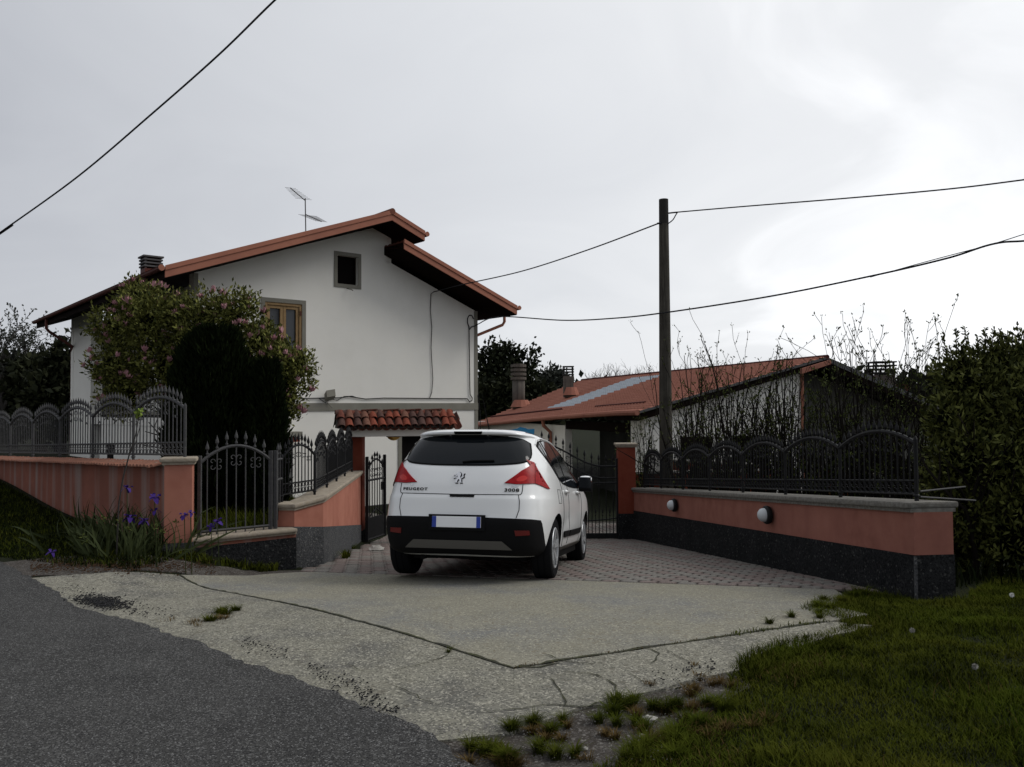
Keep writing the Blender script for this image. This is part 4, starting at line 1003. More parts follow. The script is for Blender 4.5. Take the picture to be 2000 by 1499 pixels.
def carS(q, z, off=0.0):
    w, yr, yf, n = fw_(z), fr_(z), ff_(z), fn_(z); yc = (yr+yf)/2+.15; lr = yc-yr; lf = yf-yc
    q = (q+4) % 8-4
    if -1 <= q <= 1: a, b = q, 1
    elif 1 < q <= 3: a, b = 1, 2-q
    elif -3 <= q < -1: a, b = -1, 2+q
    else:
        a = (4-q) if q > 0 else (-4-q); b = -1
    r = (abs(a)**n+abs(b)**n)**(-1/n)
    x = w*a*r; y = yc-(lr if b > 0 else lf)*b*r
    # fender shoulder above the rear wheel
    if abs(x) > .6 and z < 1.15:
        g_ = .022*math.exp(-((y-.85)/.55)**2)*math.exp(-((z-.72)/.26)**2)+.016*math.exp(-((y-3.4)/.55)**2)*math.exp(-((z-.72)/.26)**2)
        g_ -= .018*math.exp(-((z-.52)/.10)**2)*math.exp(-((y-2.1)/.8)**2)
        x += math.copysign(g_, x)
    p = Vector((x, y, z))
    if off:
        e_ = .01; a_ = carS(q+e_, z)-carS(q-e_, z); b_ = carS(q, min(z+e_, 1.64))-carS(q, max(z-e_, .26)); n_ = a_.cross(b_)
        if n_.length > 1e-9:
            n_.normalize()
            if n_.dot(p-Vector((0, 2.0, .9))) < 0: n_ = -n_
            p += n_*off
    return p
def qx(x, z):      # parameter of the rear face point at lateral position x
    t = min(abs(x)/fw_(z), .999)**fn_(z); q = (t/(1-t))**(1/fn_(z)); 
    if q > 1: q = 2-(((1-t)/t)**(1/fn_(z)))
    return math.copysign(q, x)
def qy(y, z, s=1):  # parameter of the flank point at longitudinal position y
    w, yr, yf, n = fw_(z), fr_(z), ff_(z), fn_(z); yc = (yr+yf)/2+.15
    l = (yc-yr) if y < yc else (yf-yc); t = min(abs(yc-y)/l, .999)**n
    b = (t/(1-t))**(1/n); q = 2-b if y < yc else 2+b
    if b > 1 and y < yc: q = ((1-t)/t)**(1/n)
    return q*s
CYAW, CPITCH = math.radians(11.8), math.radians(6.3)
crot = Matrix.Rotation(-CYAW, 3, 'Z') @ Matrix.Rotation(-CPITCH, 3, 'X')
rear_axle = Vector((-.425, 9.22, -.262))
car = empty('parked_car', rear_axle-crot @ Vector((0, .82, 0)), crot.to_euler())
tag(car, 'white crossover car parked on the drive with its back to the road', 'car')
# hull
zs = sorted(set(list(np.linspace(.26, 1.0, 30))+list(np.linspace(1.0, 1.55, 22))+list(np.linspace(1.55, 1.64, 14))+list(_z)))
qs = np.linspace(-4, 4, 161)[:-1]; V_ = [carS(q, z) for z in zs for q in qs]; nq = len(qs)
F_ = [(i*nq+j, i*nq+(j+1) % nq, (i+1)*nq+(j+1) % nq, (i+1)*nq+j) for i in range(len(zs)-1) for j in range(nq)]
V_ += [Vector((0, 2.2, .26)), Vector((0, 1.4, 1.642))]; nb_ = len(V_)
F_ += [(nb_-2, (j+1) % nq, j) for j in range(nq)]+[(nb_-1, (len(zs)-1)*nq+j, (len(zs)-1)*nq+(j+1) % nq) for j in range(nq)]
hull_me = MB().add(V_, F_).mesh('body')
hull_me.materials.append(M['car_white']); hull_me.materials.append(M['car_rubber'])
tmp = bpy.data.objects.new('tmp', hull_me); COL.objects.link(tmp); cutters = []
for y in (.82, 3.433):
    for s in (-1, 1):
        mb = MB(); mb.lathe([(.385, -.28), (.385, .28)], 40, (s*.83, y, .325), 'x')
        cm_ = mb.mesh('cut'); cm_.materials.append(M['car_white']); cm_.materials.append(M['car_rubber'])
        for p in cm_.polygons: p.material_index = 1
        c_ = bpy.data.objects.new('cut', cm_); COL.objects.link(c_); cutters.append(c_)
        md = tmp.modifiers.new('b', 'BOOLEAN'); md.operation = 'DIFFERENCE'; md.solver = 'EXACT'; md.object = c_
bpy.context.view_layer.update()
dg = bpy.context.evaluated_depsgraph_get(); bme = bpy.data.meshes.new_from_object(tmp.evaluated_get(dg))
for c_ in cutters+[tmp]: bpy.data.objects.remove(c_)
bme.name = 'body'; body = bpy.data.objects.new('body', bme); COL.objects.link(body); body.parent = car
auto_smooth(bme, .5)
def cpatch(name, poly, m, off=.004, gq=.04, gz=.03, parent=None, skirt=.012):
    """poly: list of ('x',x,z) rear points or ('y',y,z) right flank / ('Y',y,z) left flank points"""
    pl = []
    for k, v, z in poly: pl.append((qx(v, z) if k == 'x' else qy(v, z, 1 if k == 'y' else -1), z))
    q_ = [p[0] for p in pl]; z_ = [p[1] for p in pl]
    bm = clip_patch([pl], frange(math.floor(min(q_)/gq)*gq, max(q_), gq), frange(math.floor(min(z_)/gz)*gz, max(z_), gz))
    for v in bm.verts: v.co = carS(v.co.x, v.co.y, off)
    bmesh.ops.recalc_face_normals(bm, faces=bm.faces)
    c0 = Vector((0, 2.0, .9)); s_ = sum(f.normal.dot(f.calc_center_median()-c0) for f in bm.faces)
    if s_ < 0: bmesh.ops.reverse_faces(bm, faces=bm.faces)
    if skirt:
        be = [e for e in bm.edges if len(e.link_faces) == 1]
        r = bmesh.ops.extrude_edge_only(bm, edges=be)
        for v in [g for g in r['geom'] if isinstance(g, bmesh.types.BMVert)]: v.co += (Vector((0, 2.0, v.co.z))-v.co).normalized()*skirt
    for f in bm.faces: f.smooth = True
    for e in bm.edges:
        if len(e.link_faces) == 2 and e.calc_face_angle(0) > .6: e.smooth = False
    me = bpy.data.meshes.new(name); bm.to_mesh(me); bm.free()
    return link(name, me, m, parent or car)
def smooth_poly(pts, it=2, closed=True):
    for _ in range(it):
        o = []; n = len(pts)
        for i in range(n):
            a, b = pts[i], pts[(i+1) % n]
            if a[0].lower() != b[0].lower(): o += [a, b]; continue
            o += [(a[0], a[1]*.78+b[1]*.22, a[2]*.78+b[2]*.22), (b[0], a[1]*.22+b[1]*.78, a[2]*.22+b[2]*.78)] if a[0] == b[0] else [a, b]
        pts = o
    return pts
def cline(name, pts, r, m, off=.001, n=5, parent=None):
    out = []
    for (a, b) in zip(pts[:-1], pts[1:]):
        for i in range(8):
            t = i/8
            if a[0] == b[0]: k = a[0]; v = a[1]+(b[1]-a[1])*t; z = a[2]+(b[2]-a[2])*t; q = qx(v, z) if k == 'x' else qy(v, z, 1 if k == 'y' else -1)
            else:
                z = a[2]+(b[2]-a[2])*t
                qa = qx(a[1], a[2]) if a[0] == 'x' else qy(a[1], a[2], 1 if a[0] == 'y' else -1); qb = qx(b[1], b[2]) if b[0] == 'x' else qy(b[1], b[2], 1 if b[0] == 'y' else -1)
                q = qa+(qb-qa)*t
            out.append(carS(q, z, off))
    k, v, z = pts[-1]; out.append(carS(qx(v, z) if k == 'x' else qy(v, z, 1 if k == 'y' else -1), z, off))
    return MB().tube(out, r, n).build(name, m, parent or car, smooth=True)
# black lower bumper
bump_poly = [('x', -.80, .66), ('x', -.6, .664), ('x', -.3, .665), ('x', .3, .665), ('x', .6, .66), ('x', .76, .655), ('x', .83, .645), ('y', .24, .61), ('y', .30, .50), ('y', .37, .41), ('y', .43, .36), ('y', .44, .28),
             ('x', .75, .28), ('x', 0, .29), ('x', -.75, .28), ('Y', .44, .28), ('Y', .43, .36), ('Y', .37, .41), ('Y', .30, .50), ('Y', .24, .61)]
cpatch('rear_bumper', bump_poly, M['car_black_trim'], .010, .06, .04)
cpatch('skid_plate', [('x', -.47, .435), ('x', .47, .435), ('x', .57, .35), ('x', -.57, .35)], M['skid_grey'], .020, .06, .03)
for s in (-1, 1):
    cpatch('reflector', [('x', s*.60, .545), ('x', s*.735, .545), ('x', s*.74, .50), ('x', s*.61, .49)], M['reflector'], .016, .05, .03)
# window, gasket, spoiler
cpatch('window_gasket', smooth_poly([('x', -.69, 1.30), ('x', -.63, 1.225), ('x', -.32, 1.198), ('x', .32, 1.198), ('x', .65, 1.225), ('x', .715, 1.30), ('x', .63, 1.548), ('x', -.63, 1.548)], 2), M['car_rubber'], .004, .05, .03)
cpatch('rear_window', smooth_poly([('x', -.675, 1.30), ('x', -.62, 1.238), ('x', -.32, 1.211), ('x', .32, 1.211), ('x', .64, 1.238), ('x', .70, 1.30), ('x', .615, 1.542), ('x', -.615, 1.542)], 2), M['car_glass'], .008, .05, .02)
cpatch('brake_light_strip', [('x', -.16, 1.578), ('x', .16, 1.578), ('x', .15, 1.555), ('x', -.15, 1.555)], M['car_rubber'], .006, .05, .01)
MB().tube([carS(0, 1.23, .02), carS(qx(.12, 1.24), 1.24, .022), carS(qx(.34, 1.245), 1.245, .02)], .010, 6).build('rear_wiper', M['car_rubber'], car)
# tail lamps
for s, K in ((1, 'y'), (-1, 'Y')):
    pl = [('x', s*.475, 1.02), ('x', s*.52, 1.055), ('x', s*.63, 1.15), ('x', s*.73, 1.245), (K, .31, 1.272), (K, .345, 1.25), (K, .375, 1.15), (K, .43, 1.06), (K, .53, .972), (K, .45, .975), (K, .34, 1.0), ('x', s*.765, 1.022), ('x', s*.60, 1.01)]
    inner = [pl[i] for i in (0, 1, 2, 3, 11, 12)]; outer = [pl[i] for i in (3, 4, 5, 6, 7, 8, 9, 10, 11)]
    cpatch('tail_lamp_gasket', [pl[i] for i in range(13)], M['seam'], .003, .04, .03)
    a_ = cpatch('tail_lamp', inner, M['light_red'], .012, .04, .03); b_ = cpatch('tail_lamp', outer, M['light_red'] if s > 0 else M['light_red_dark'], .011, .04, .03)  # left outer half gets a darker red: its shade is in the colour
for s, K in ((1, 'y'), (-1, 'Y')):
    cpatch('lamp_glow_patch', smooth_poly([('x', s*.585, 1.035), ('x', s*.66, 1.035), ('x', s*.70, 1.075), ('x', s*.655, 1.105), ('x', s*.60, 1.075)], 2), M['light_glow'], .0145, .03, .02, skirt=.003)  # brighter red patch: glow inside the lamp put into the colour
    cline('lamp_rib', [('x', s*.742, 1.235), ('x', s*.752, 1.13), ('x', s*.762, 1.025)], .003, M['light_red_dark'], .0125)
# shut lines of the tailgate
sl_ = [('x', -.66, 1.01), ('x', -.66, .95), ('x', -.655, .918), ('x', -.64, .904), ('x', 0, .899), ('x', .64, .904), ('x', .655, .918), ('x', .66, .95), ('x', .66, 1.01)]
cline('tailgate_seam', sl_, .0045, M['seam'], .0005)
for s in (-1, 1): cline('tailgate_seam', [('x', s*.625, .900), ('x', s*.64, .84), ('x', s*.64, .75), ('x', s*.615, .668)], .004, M['seam'], .0005)
cpatch('tailgate_handle', [('x', -.10, .897), ('x', .17, .897), ('x', .165, .870), ('x', -.09, .870)], M['car_black_trim'], .006, .06, .02)
# number plate
def rear_pt(x, z, off=0): return carS(qx(x, z), z, off)
pc = rear_pt(.0, .618, .02); pt_ = MB().box((-.26, -.006, -.056), (.26, .006, .056)).build('number_plate', M['plate_white'], car, bevel=.004, loc=pc)
for s in (-1, 1): MB().box((-.022, -.0085, -.0555), (.022, -.0062, .0555)).build('plate_band', M['plate_blue'], pt_, loc=(s*.236, 0, 0))
MB().box((-.30, -.004, -.085), (.30, .03, .075)).build('plate_recess', M['car_black_trim'], car, loc=(pc.x, pc.y+.008, pc.z))
# badges: maker's name, model number, engine letters, rampant lion
def flat_to_car(name, verts, faces, cx, cz, sc, m, off=.004, thick=.003):
    V_ = [rear_pt(cx+v[0]*sc, cz+v[1]*sc, off) for v in verts]; mb = MB().add(V_, faces); me = mb.mesh(name, fix=False)
    bm = bmesh.new(); bm.from_mesh(me); r = bmesh.ops.extrude_face_region(bm, geom=bm.faces[:])
    for v in [g for g in r['geom'] if isinstance(g, bmesh.types.BMVert)]: v.co.y -= thick
    bmesh.ops.recalc_face_normals(bm, faces=bm.faces); bm.to_mesh(me); bm.free()
    return link(name, me, m, car)
def text_mesh(s, size, space=1.0, bold=.0):
    cu = bpy.data.curves.new('t', 'FONT'); cu.body = s; cu.size = size; cu.align_x = 'CENTER'; cu.align_y = 'CENTER'; cu.space_character = space; cu.offset = bold; cu.resolution_u = 3
    ob = bpy.data.objects.new('t', cu); COL.objects.link(ob); bpy.context.view_layer.update()
    me = bpy.data.meshes.new_from_object(ob.evaluated_get(bpy.context.evaluated_depsgraph_get())); bpy.data.objects.remove(ob)
    v = [(p.co.x, p.co.y) for p in me.vertices]; f = [tuple(p.vertices) for p in me.polygons]; return v, f
v, f = text_mesh('PEUGEOT', .040, 1.25, .0012); v = [(a*1.35, b) for a, b in v]; flat_to_car('name_badge', v, f, -.485, .948, 1, M['seam'])
v, f = text_mesh('3008', .048, 1.15, .0012); v = [(a*1.4, b) for a, b in v]; flat_to_car('model_badge', v, f, .555, .948, 1, M['seam'])
v, f = text_mesh('HDi', .030, 1.1, .001); v = [(a*1.3, b) for a, b in v]; flat_to_car('engine_badge', v, f, .585, .992, 1, M['chrome'])
v, f = text_mesh('1.6', .026, 1.1, .001); v = [(a*1.2, b) for a, b in v]; flat_to_car('engine_badge', v, f, -.53, .992, 1, M['chrome'])
lion = [[(-.55, .60), (-.25, .95), (.05, 1.0), (.30, .80), (.42, .55), (.30, .20), (.35, -.05), (.55, -.35), (.60, -.80), (.80, -.95), (.25, -.95), (.30, -.60), (.10, -.30), (-.10, -.45), (-.20, -.80), (-.05, -.95), (-.55, -.95), (-.45, -.40), (-.25, -.10), (-.15, .15), (-.30, .45)],
        [(-.25, .30), (-.85, .55), (-1.0, .35), (-.90, .25), (-.75, .38), (-.28, .12)], [(-.30, .05), (-.80, .05), (-.95, -.15), (-.82, -.22), (-.72, -.08), (-.26, -.10)],
        [(.42, -.05), (.75, .15), (.62, .55), (.85, .80), (1.0, .60), (.88, .55), (.85, .30), (.95, .05), (.55, -.22)]]
mb = MB()
for L__ in lion:
    o_ = len(mb.v); mb.v += [(a, b, 0) for a, b in L__]; mb.f.append(tuple(range(o_, o_+len(L__))))
me = mb.mesh('x', fix=False); bm = bmesh.new(); bm.from_mesh(me); bmesh.ops.triangulate(bm, faces=bm.faces); vv = [(q.co.x, q.co.y) for q in bm.verts]; bm.verts.index_update(); ff = [tuple(q.index for q in t_.verts) for t_ in bm.faces]; bm.free()
flat_to_car('lion_badge', vv, ff, -.02, 1.075, .058, M['chrome'], .005, .006); flat_to_car('lion_badge_shadow', vv, ff, -.012, 1.069, .064, M['seam'], .003, .001)
# flanks (both sides): glass, seams, handles, strips, mirrors
for s, K in ((1, 'y'), (-1, 'Y')):
    dlo = [(K, .66, 1.44), (K, .80, 1.50), (K, 1.05, 1.535), (K, 1.5, 1.55), (K, 2.0, 1.53), (K, 2.35, 1.44), (K, 2.7, 1.26), (K, 2.98, 1.08), (K, 2.95, 1.02), (K, 2.4, 1.005), (K, 1.8, 1.015), (K, 1.35, 1.04), (K, 1.10, 1.09), (K, .93, 1.20)]
    cpatch('side_gasket', dlo, M['car_rubber'], .003, .05, .03)
    quarter = [(K, .70, 1.43), (K, .82, 1.48), (K, .90, 1.50), (K, 1.09, 1.13), (K, .97, 1.20)]
    rearw = [(K, .97, 1.505), (K, 1.2, 1.53), (K, 1.52, 1.54), (K, 1.60, 1.04), (K, 1.35, 1.055), (K, 1.16, 1.095)]
    frontw = [(K, 1.60, 1.54), (K, 2.0, 1.515), (K, 2.33, 1.43), (K, 2.66, 1.26), (K, 2.9, 1.09), (K, 2.88, 1.03), (K, 2.4, 1.02), (K, 1.68, 1.03)]
    for nm, pl in (('quarter_window', quarter), ('side_window', rearw), ('side_window', frontw)): cpatch(nm, pl, M['car_glass'], .007, .05, .03)
    cline('window_trim', [(K, .66, 1.455), (K, .80, 1.515), (K, 1.05, 1.55), (K, 1.5, 1.562), (K, 2.0, 1.545), (K, 2.35, 1.455)], .010, M['car_white'], .004)
    cline('door_seam', [(K, 1.14, 1.08), (K, 1.20, .95), (K, 1.22, .72), (K, 1.30, .42), (K, 1.36, .33)], .0045, M['seam'], .0005)
    cline('door_seam', [(K, 1.66, 1.02), (K, 1.72, .90), (K, 1.74, .34)], .0045, M['seam'], .0005)
    cline('door_seam', [(K, 2.85, 1.02), (K, 2.92, .85), (K, 2.92, .50), (K, 2.85, .33)], .0045, M['seam'], .0005)
    cline('fuel_seam', [(K, .86, .82), (K, 1.05, .82), (K, 1.06, .97), (K, .88, .97), (K, .86, .82)], .003, M['seam'], .0003)
    for y in (1.42, 2.45):
        c_ = carS(qy(y, .955, s), .955, .022); c2 = carS(qy(y+.16, .945, s), .945, .022)
        MB().tube([carS(qy(y-.03, .958, s), .958, .0), c_, c2, carS(qy(y+.19, .94, s), .94, .0)], [.014, .017, .017, .014], 8).build('door_handle', M['car_white'], car, smooth=True)
        cpatch('handle_recess', [(K, y-.01, .985), (K, y+.17, .975), (K, y+.16, .915), (K, y, .925)], M['seam'], .0015, .05, .03, skirt=0) if False else None
    cpatch('rub_strip', [(K, 1.33, .50), (K, 1.70, .50), (K, 1.70, .43), (K, 1.36, .43)], M['car_black_trim'], .018, .05, .03)
    cpatch('rub_strip', [(K, 1.77, .50), (K, 2.88, .50), (K, 2.84, .43), (K, 1.77, .43)], M['car_black_trim'], .018, .05, .03)
    cpatch('sill', [(K, 1.22, .325), (K, 3.03, .325), (K, 3.03, .27), (K, 1.22, .27)], M['skid_grey'], .012, .06, .03)
    # mirror
    mp_ = carS(qy(2.72, 1.06, s), 1.06); mr = MB().tube([mp_, mp_+Vector((s*.04, 0, .02))], .025, 6).build('door_mirror', M['car_black_trim'], car)
    me_ = MB().lathe([(0, -.125), (.055, -.115), (.078, -.07), (.085, 0), (.080, .06), (.055, .10), (0, .11)], 14, (0, 0, 0), 'x')
    mc = me_.build('mirror_cap', M['chrome'], mr, smooth=True, loc=mp_+Vector((s*.115, .02, .055))); mc.scale = (.8, .8, .8)
    mb = MB(); mb.box((-.09, -.03, -.12), (.09, .04, .0)); mb.build('mirror_base', M['car_black_trim'], mr, bevel=.02, loc=mp_+Vector((s*.115, .0, .03)))
    MB().box((-.08, -.004, -.10), (.08, .0, .045)).build('mirror_glass', M['car_glass'], mr, loc=mp_+Vector((s*.115, -.062, .055)))
cline('roof_seam', [('y', .62, 1.585), ('y', 1.2, 1.597), ('y', 1.9, 1.59)], .006, M['seam'], .0)
MB().tube([(0.18, .62, 1.60), (.16, .50, 1.80), (.14, .38, 2.0)], [.008, .005, .003], 5).build('aerial', M['car_rubber'], car)
# underbody, with a wide low box added to deepen the shade beneath
mb = MB(); mb.box((-.84, 1.25, .19), (.84, 3.0, .30)); mb.box((-.62, .6, .20), (.62, 3.9, .30)); mb.box((-.62, .70, .22), (.62, .95, .32)); mb.box((-.55, .30, .22), (-.28, .62, .30)); mb.box((-.1, .9, .17), (.15, 2.0, .21))
mb.tube([(-.42, .20, .24), (-.42, .8, .25)], .03, 8); mb.build('underbody', M['car_rubber'], car)
# wheels
def tyre_mesh():
    pr = [(.215, -.095), (.235, -.108), (.300, -.112), (.322, -.10), (.334, -.075), (.336, -.04), (.328, -.038), (.328, -.030), (.336, -.028), (.336, .028), (.328, .030), (.328, .038), (.336, .04), (.334, .075), (.322, .10), (.300, .112), (.235, .108), (.215, .095)]
    return MB().lathe(pr, 48, (0, 0, 0), 'x')
def rim_mesh():
    mb = MB(); mb.lathe([(.215, .095), (.222, .104), (.216, .112), (.205, .108), (.195, .06), (.19, -.06), (.20, -.09)], 48, (0, 0, 0), 'x')
    mb.lathe([(0, .085), (.028, .085), (.034, .078), (.05, .07), (.055, .03), (.0, .03)], 20, (0, 0, 0), 'x')
    for k in range(5):
        for dd in (-.13, .13):
            a = 2*PI*k/5; b = a+dd
            p0 = Vector((.078, math.cos(a+dd*.6)*.035, math.sin(a+dd*.6)*.035)); p1 = Vector((.096, math.cos(b)*.205, math.sin(b)*.205)); d_ = p1-p0; sdv = d_.cross(Vector((1, 0, 0))).normalized()
            mb.obox((p0+p1)/2, d_/2, sdv*.016, Vector((.018, 0, 0)))
    return mb
tme = tyre_mesh().mesh('wheel'); tme.materials.append(M['tyre']); auto_smooth(tme, .4)
rme = rim_mesh().mesh('rim'); rme.materials.append(M['alloy']); auto_smooth(rme, .5)
dme = MB().lathe([(0, .02), (.14, .02), (.14, .03), (.0, .03)], 24, (0, 0, 0), 'x').mesh('brake_disc'); dme.materials.append(M['old_concrete'])
bme2 = MB().lathe([(0, -.05), (.19, -.05), (.19, -.03), (0, -.03)], 24, (0, 0, 0), 'x').mesh('wheel_back'); bme2.materials.append(M['car_rubber'])
for y in (.82, 3.433):
    for s in (1, -1):
        w_ = link('wheel', tme, None, car, (s*.795, y, .336), (.3*y, 0, 0 if s > 0 else PI))
        link('rim', rme, None, w_); link('brake_disc', dme, None, w_); link('wheel_back', bme2, None, w_)

# ------------------------------------------------------------------ vegetation
def vmat(name, c, c2, amt=.9, rough=.75, spec=.08, nz=None, tr=.25):
    m_ = mat(name, c, rough, spec, island=(c2, amt), noise=nz)
    return m_
vmat('leaf_magnolia', (.026, .035, .008), (.20, .205, .052), .95, nz=(2.2, (.018, .022, .006), .6, 3))
vmat('leaf_cypress', (.006, .009, .004), (.014, .020, .007), .9, .95, .0)
vmat('leaf_laurel', (.014, .020, .005), (.125, .135, .034), .95, nz=(1.6, (.010, .014, .004), .8, 4))
vmat('leaf_spring', (.035, .048, .012), (.085, .10, .025), .9)
vmat('leaf_far', (.012, .016, .009), (.032, .038, .018), .9)
vmat('leaf_far_grey', (.035, .040, .034), (.065, .07, .055), .9)
vmat('leaf_wood', (.012, .015, .008), (.032, .036, .016), .9)
vmat('petal_pink', (.30, .12, .15), (.55, .32, .33), .8, .6, .1)
vmat('petal_violet', (.03, .010, .11), (.06, .03, .20), .8, .6, .1)
vmat('leaf_iris', (.010, .017, .006), (.050, .062, .022), .95)
mat('grass_blade', (.032, .053, .004), .9, .0, noise=(.9, (.068, .062, .010), .8, 4), noise2=(2.6, (.006, .010, .001), .9, 3, .47, .60), island=((.088, .10, .016), .6))
vmat('grass_dry', (.055, .038, .014), (.14, .095, .038), .9, .9, .0)
vmat('grass_dark', (.006, .010, .003), (.014, .018, .006), .9, .9, .02)
mat('bark', (.014, .012, .010), .95, .05, noise=(9, (.012, .010, .008), .8))
mat('bark_grey', (.05, .046, .042), .95, .05)
mat('dark_mass', (.004, .005, .003), 1.0, .0)  # near-black fill of the cores added inside the crowns
mat('hill_wood', (.020, .024, .016), 1.0, .0, noise=(.12, (.035, .038, .026), .9, 6))

def unit(n):
    v = RNG.normal(size=(n, 3)); return v/np.linalg.norm(v, axis=1, keepdims=True)
def leaves_np(c, d, L_, W_, fold=.15):
    """one rhombic quad per leaf: c base points, d directions, L_ lengths, W_ widths"""
    n = len(c); d = d/np.linalg.norm(d, axis=1, keepdims=True)
    r = np.cross(d, unit(n)); r /= np.linalg.norm(r, axis=1, keepdims=True)+1e-9
    u = np.cross(r, d); L_ = np.broadcast_to(L_, (n,))[:, None]; W_ = np.broadcast_to(W_, (n,))[:, None]
    V_ = np.empty((n, 4, 3)); V_[:, 0] = c; V_[:, 1] = c+d*L_*.5+r*W_*.5+u*W_*fold; V_[:, 2] = c+d*L_-u*L_*.06; V_[:, 3] = c+d*L_*.5-r*W_*.5+u*W_*fold
    return V_.reshape(-1, 3)
def leaf_obj(name, V_, m_, parent, base):
    n = len(V_)//4
    me = np_mesh(name, V_-np.array(base)[None], 4, np.arange(n*4)); return link(name, me, m_, parent)
def blob_points(blobs, n, shell=.55):
    """blobs: (centre, (rx,ry,rz)); returns points biased towards the shell and outward directions"""
    vol = np.array([b[1][0]*b[1][1]*b[1][2] for b in blobs])**.75; k = RNG.choice(len(blobs), n, p=vol/vol.sum())
    d = unit(n); r = shell+(1.05-shell)*RNG.random(n)**.7
    C_ = np.array([list(b[0]) for b in blobs])[k]; R_ = np.array([list(b[1]) for b in blobs])[k]
    lump = 1+.16*np.sin(d[:, 0]*7+k)*np.sin(d[:, 2]*6+k*2)+.08*np.sin(d[:, 1]*17+k)
    return C_+d*R_*(r*lump)[:, None], d
def clusters(blobs, ncl, per, L_, W_, spread, up=.3, shell=.55):
    p, d = blob_points(blobs, ncl, shell)
    P_ = np.repeat(p, per, 0)+RNG.normal(size=(ncl*per, 3))*spread; dd = np.repeat(d, per, 0)*.7+unit(ncl*per)+np.array([0, 0, up])
    s_ = .65+.7*RNG.random(ncl*per)
    return leaves_np(P_, dd, L_*s_, W_*s_), p, d
def pxblob(px, py, r, Y, ry=None, sq=1.0):
    c = P(px, py, Y); k = r*Y/F_PX; return (tuple(c), (k, ry if ry else k*.9, k*sq))
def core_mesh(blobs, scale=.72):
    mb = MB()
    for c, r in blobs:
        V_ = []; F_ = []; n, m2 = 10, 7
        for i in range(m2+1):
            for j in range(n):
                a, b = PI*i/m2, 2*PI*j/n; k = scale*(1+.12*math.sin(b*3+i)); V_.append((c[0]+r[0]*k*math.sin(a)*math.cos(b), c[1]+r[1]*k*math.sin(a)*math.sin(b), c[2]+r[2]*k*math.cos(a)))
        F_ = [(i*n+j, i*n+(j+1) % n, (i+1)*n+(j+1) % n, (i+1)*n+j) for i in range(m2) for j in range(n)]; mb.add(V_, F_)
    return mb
def grow(mb, tips, p, d, L_, r, depth, rnd, up=.25, spread=.5, kids=(2, 4), shrink=.72, nodes=None):
    segs = 3; pts = [p.copy()]; rr = [r]
    for i in range(segs):
        d = (d+Vector((rnd.gauss(0, .16), rnd.gauss(0, .16), rnd.gauss(0, .10)+up*.35))).normalized(); p = p+d*L_/segs; pts.append(p.copy()); rr.append(r*(1-.45*(i+1)/segs))
    mb.tube(pts, rr, 5 if r > .02 else 3, False)
    if nodes is not None and depth <= 1: nodes += [(q, d.copy()) for q in pts[1:]]
    if depth == 0: tips.append((p, d.copy())); return
    for k in range(rnd.randint(*kids)):
        q = pts[rnd.randint(1, segs)] if k else p
        ax_ = Vector((rnd.gauss(0, 1), rnd.gauss(0, 1), rnd.gauss(0, .6))).normalized()
        grow(mb, tips, q, (d+ax_*spread).normalized(), L_*shrink*rnd.uniform(.75, 1.2), r*.58, depth-1, rnd, up, spread, kids, shrink, nodes)
def shift_to(o, base): pass

# blossoming magnolia in front of the house
mg_b = [pxblob(*t) for t in ((268, 580, 38, 14.2), (225, 640, 48, 14.2), (222, 715, 50, 14), (295, 635, 66, 13.9), (345, 606, 38, 13.8), (330, 720, 80, 14), (400, 632, 62, 13.6), (455, 622, 52, 13.5), (502, 668, 50, 13.5), (480, 720, 80, 13.7),
        (548, 715, 46, 13.4), (563, 752, 48, 13.3), (548, 798, 36, 13.3), (250, 765, 50, 14), (400, 760, 80, 14), (480, 592, 22, 13.4), (584, 715, 28, 13.3), (520, 830, 26, 13.3), (530, 600, 0.1, 13.3), (590, 700, 18, 13.3))]
base = P(430, 1000, 13.8); base.z = -.2
mg = empty('magnolia_shrub', base); tag(mg, 'large magnolia shrub with pink blossoms in front of the left half of the house', 'shrub')
mb = MB(); tips = []; rnd = random.Random(3)
for k in range(5): grow(mb, tips, Vector((rnd.uniform(-.2, .2), rnd.uniform(-.2, .2), 0)), Vector((rnd.uniform(-.6, .25), rnd.uniform(-.3, .3), 1)).normalized(), .95, .07, 3, rnd, .2, .6)
mb.build('trunk', M['bark'], mg)
V_, cp, cd = clusters(mg_b, 3500, 10, .078, .034, .055, .5, .35); leaf_obj('crown', V_, M['leaf_magnolia'], mg, base)
core_mesh(mg_b, .32).build('dark_core', M['dark_mass'], mg, loc=-Vector(base))  # added solid dark core, keeps light from showing through the crown
bl_me = []
for k in range(4):
    mb = MB(); rnd = random.Random(k)
    for q in range(7):
        a = q*PI*2/7+rnd.uniform(-.2, .2); tilt = rnd.uniform(.25, .75); dx, dy = math.cos(a), math.sin(a); w_ = .020
        b_ = Vector((0, 0, 0)); t_ = Vector((dx*math.sin(tilt), dy*math.sin(tilt), math.cos(tilt)))*.085; s_ = Vector((-dy, dx, 0))*w_; m_ = t_*.55+Vector((0, 0, -.006))
        mb.add([b_, m_+s_, t_, m_-s_], [(0, 1, 2, 3)])
    me = mb.mesh('blossom', fix=False); me.materials.append(M['petal_pink']); bl_me.append(me)
rnd = random.Random(8); front = [i for i in range(len(cp)) if cd[i][1] < .15 and cd[i][2] > -.4]; rnd.shuffle(front)
for i in front[:210]:
    o = link('blossom', bl_me[rnd.randint(0, 3)], None, mg, Vector(cp[i]+cd[i]*.07)-base); o.rotation_euler = (rnd.uniform(-.6, .6), rnd.uniform(-.6, .6), rnd.uniform(0, 6)); k = rnd.uniform(.9, 1.6); o.scale = (k, k, k)

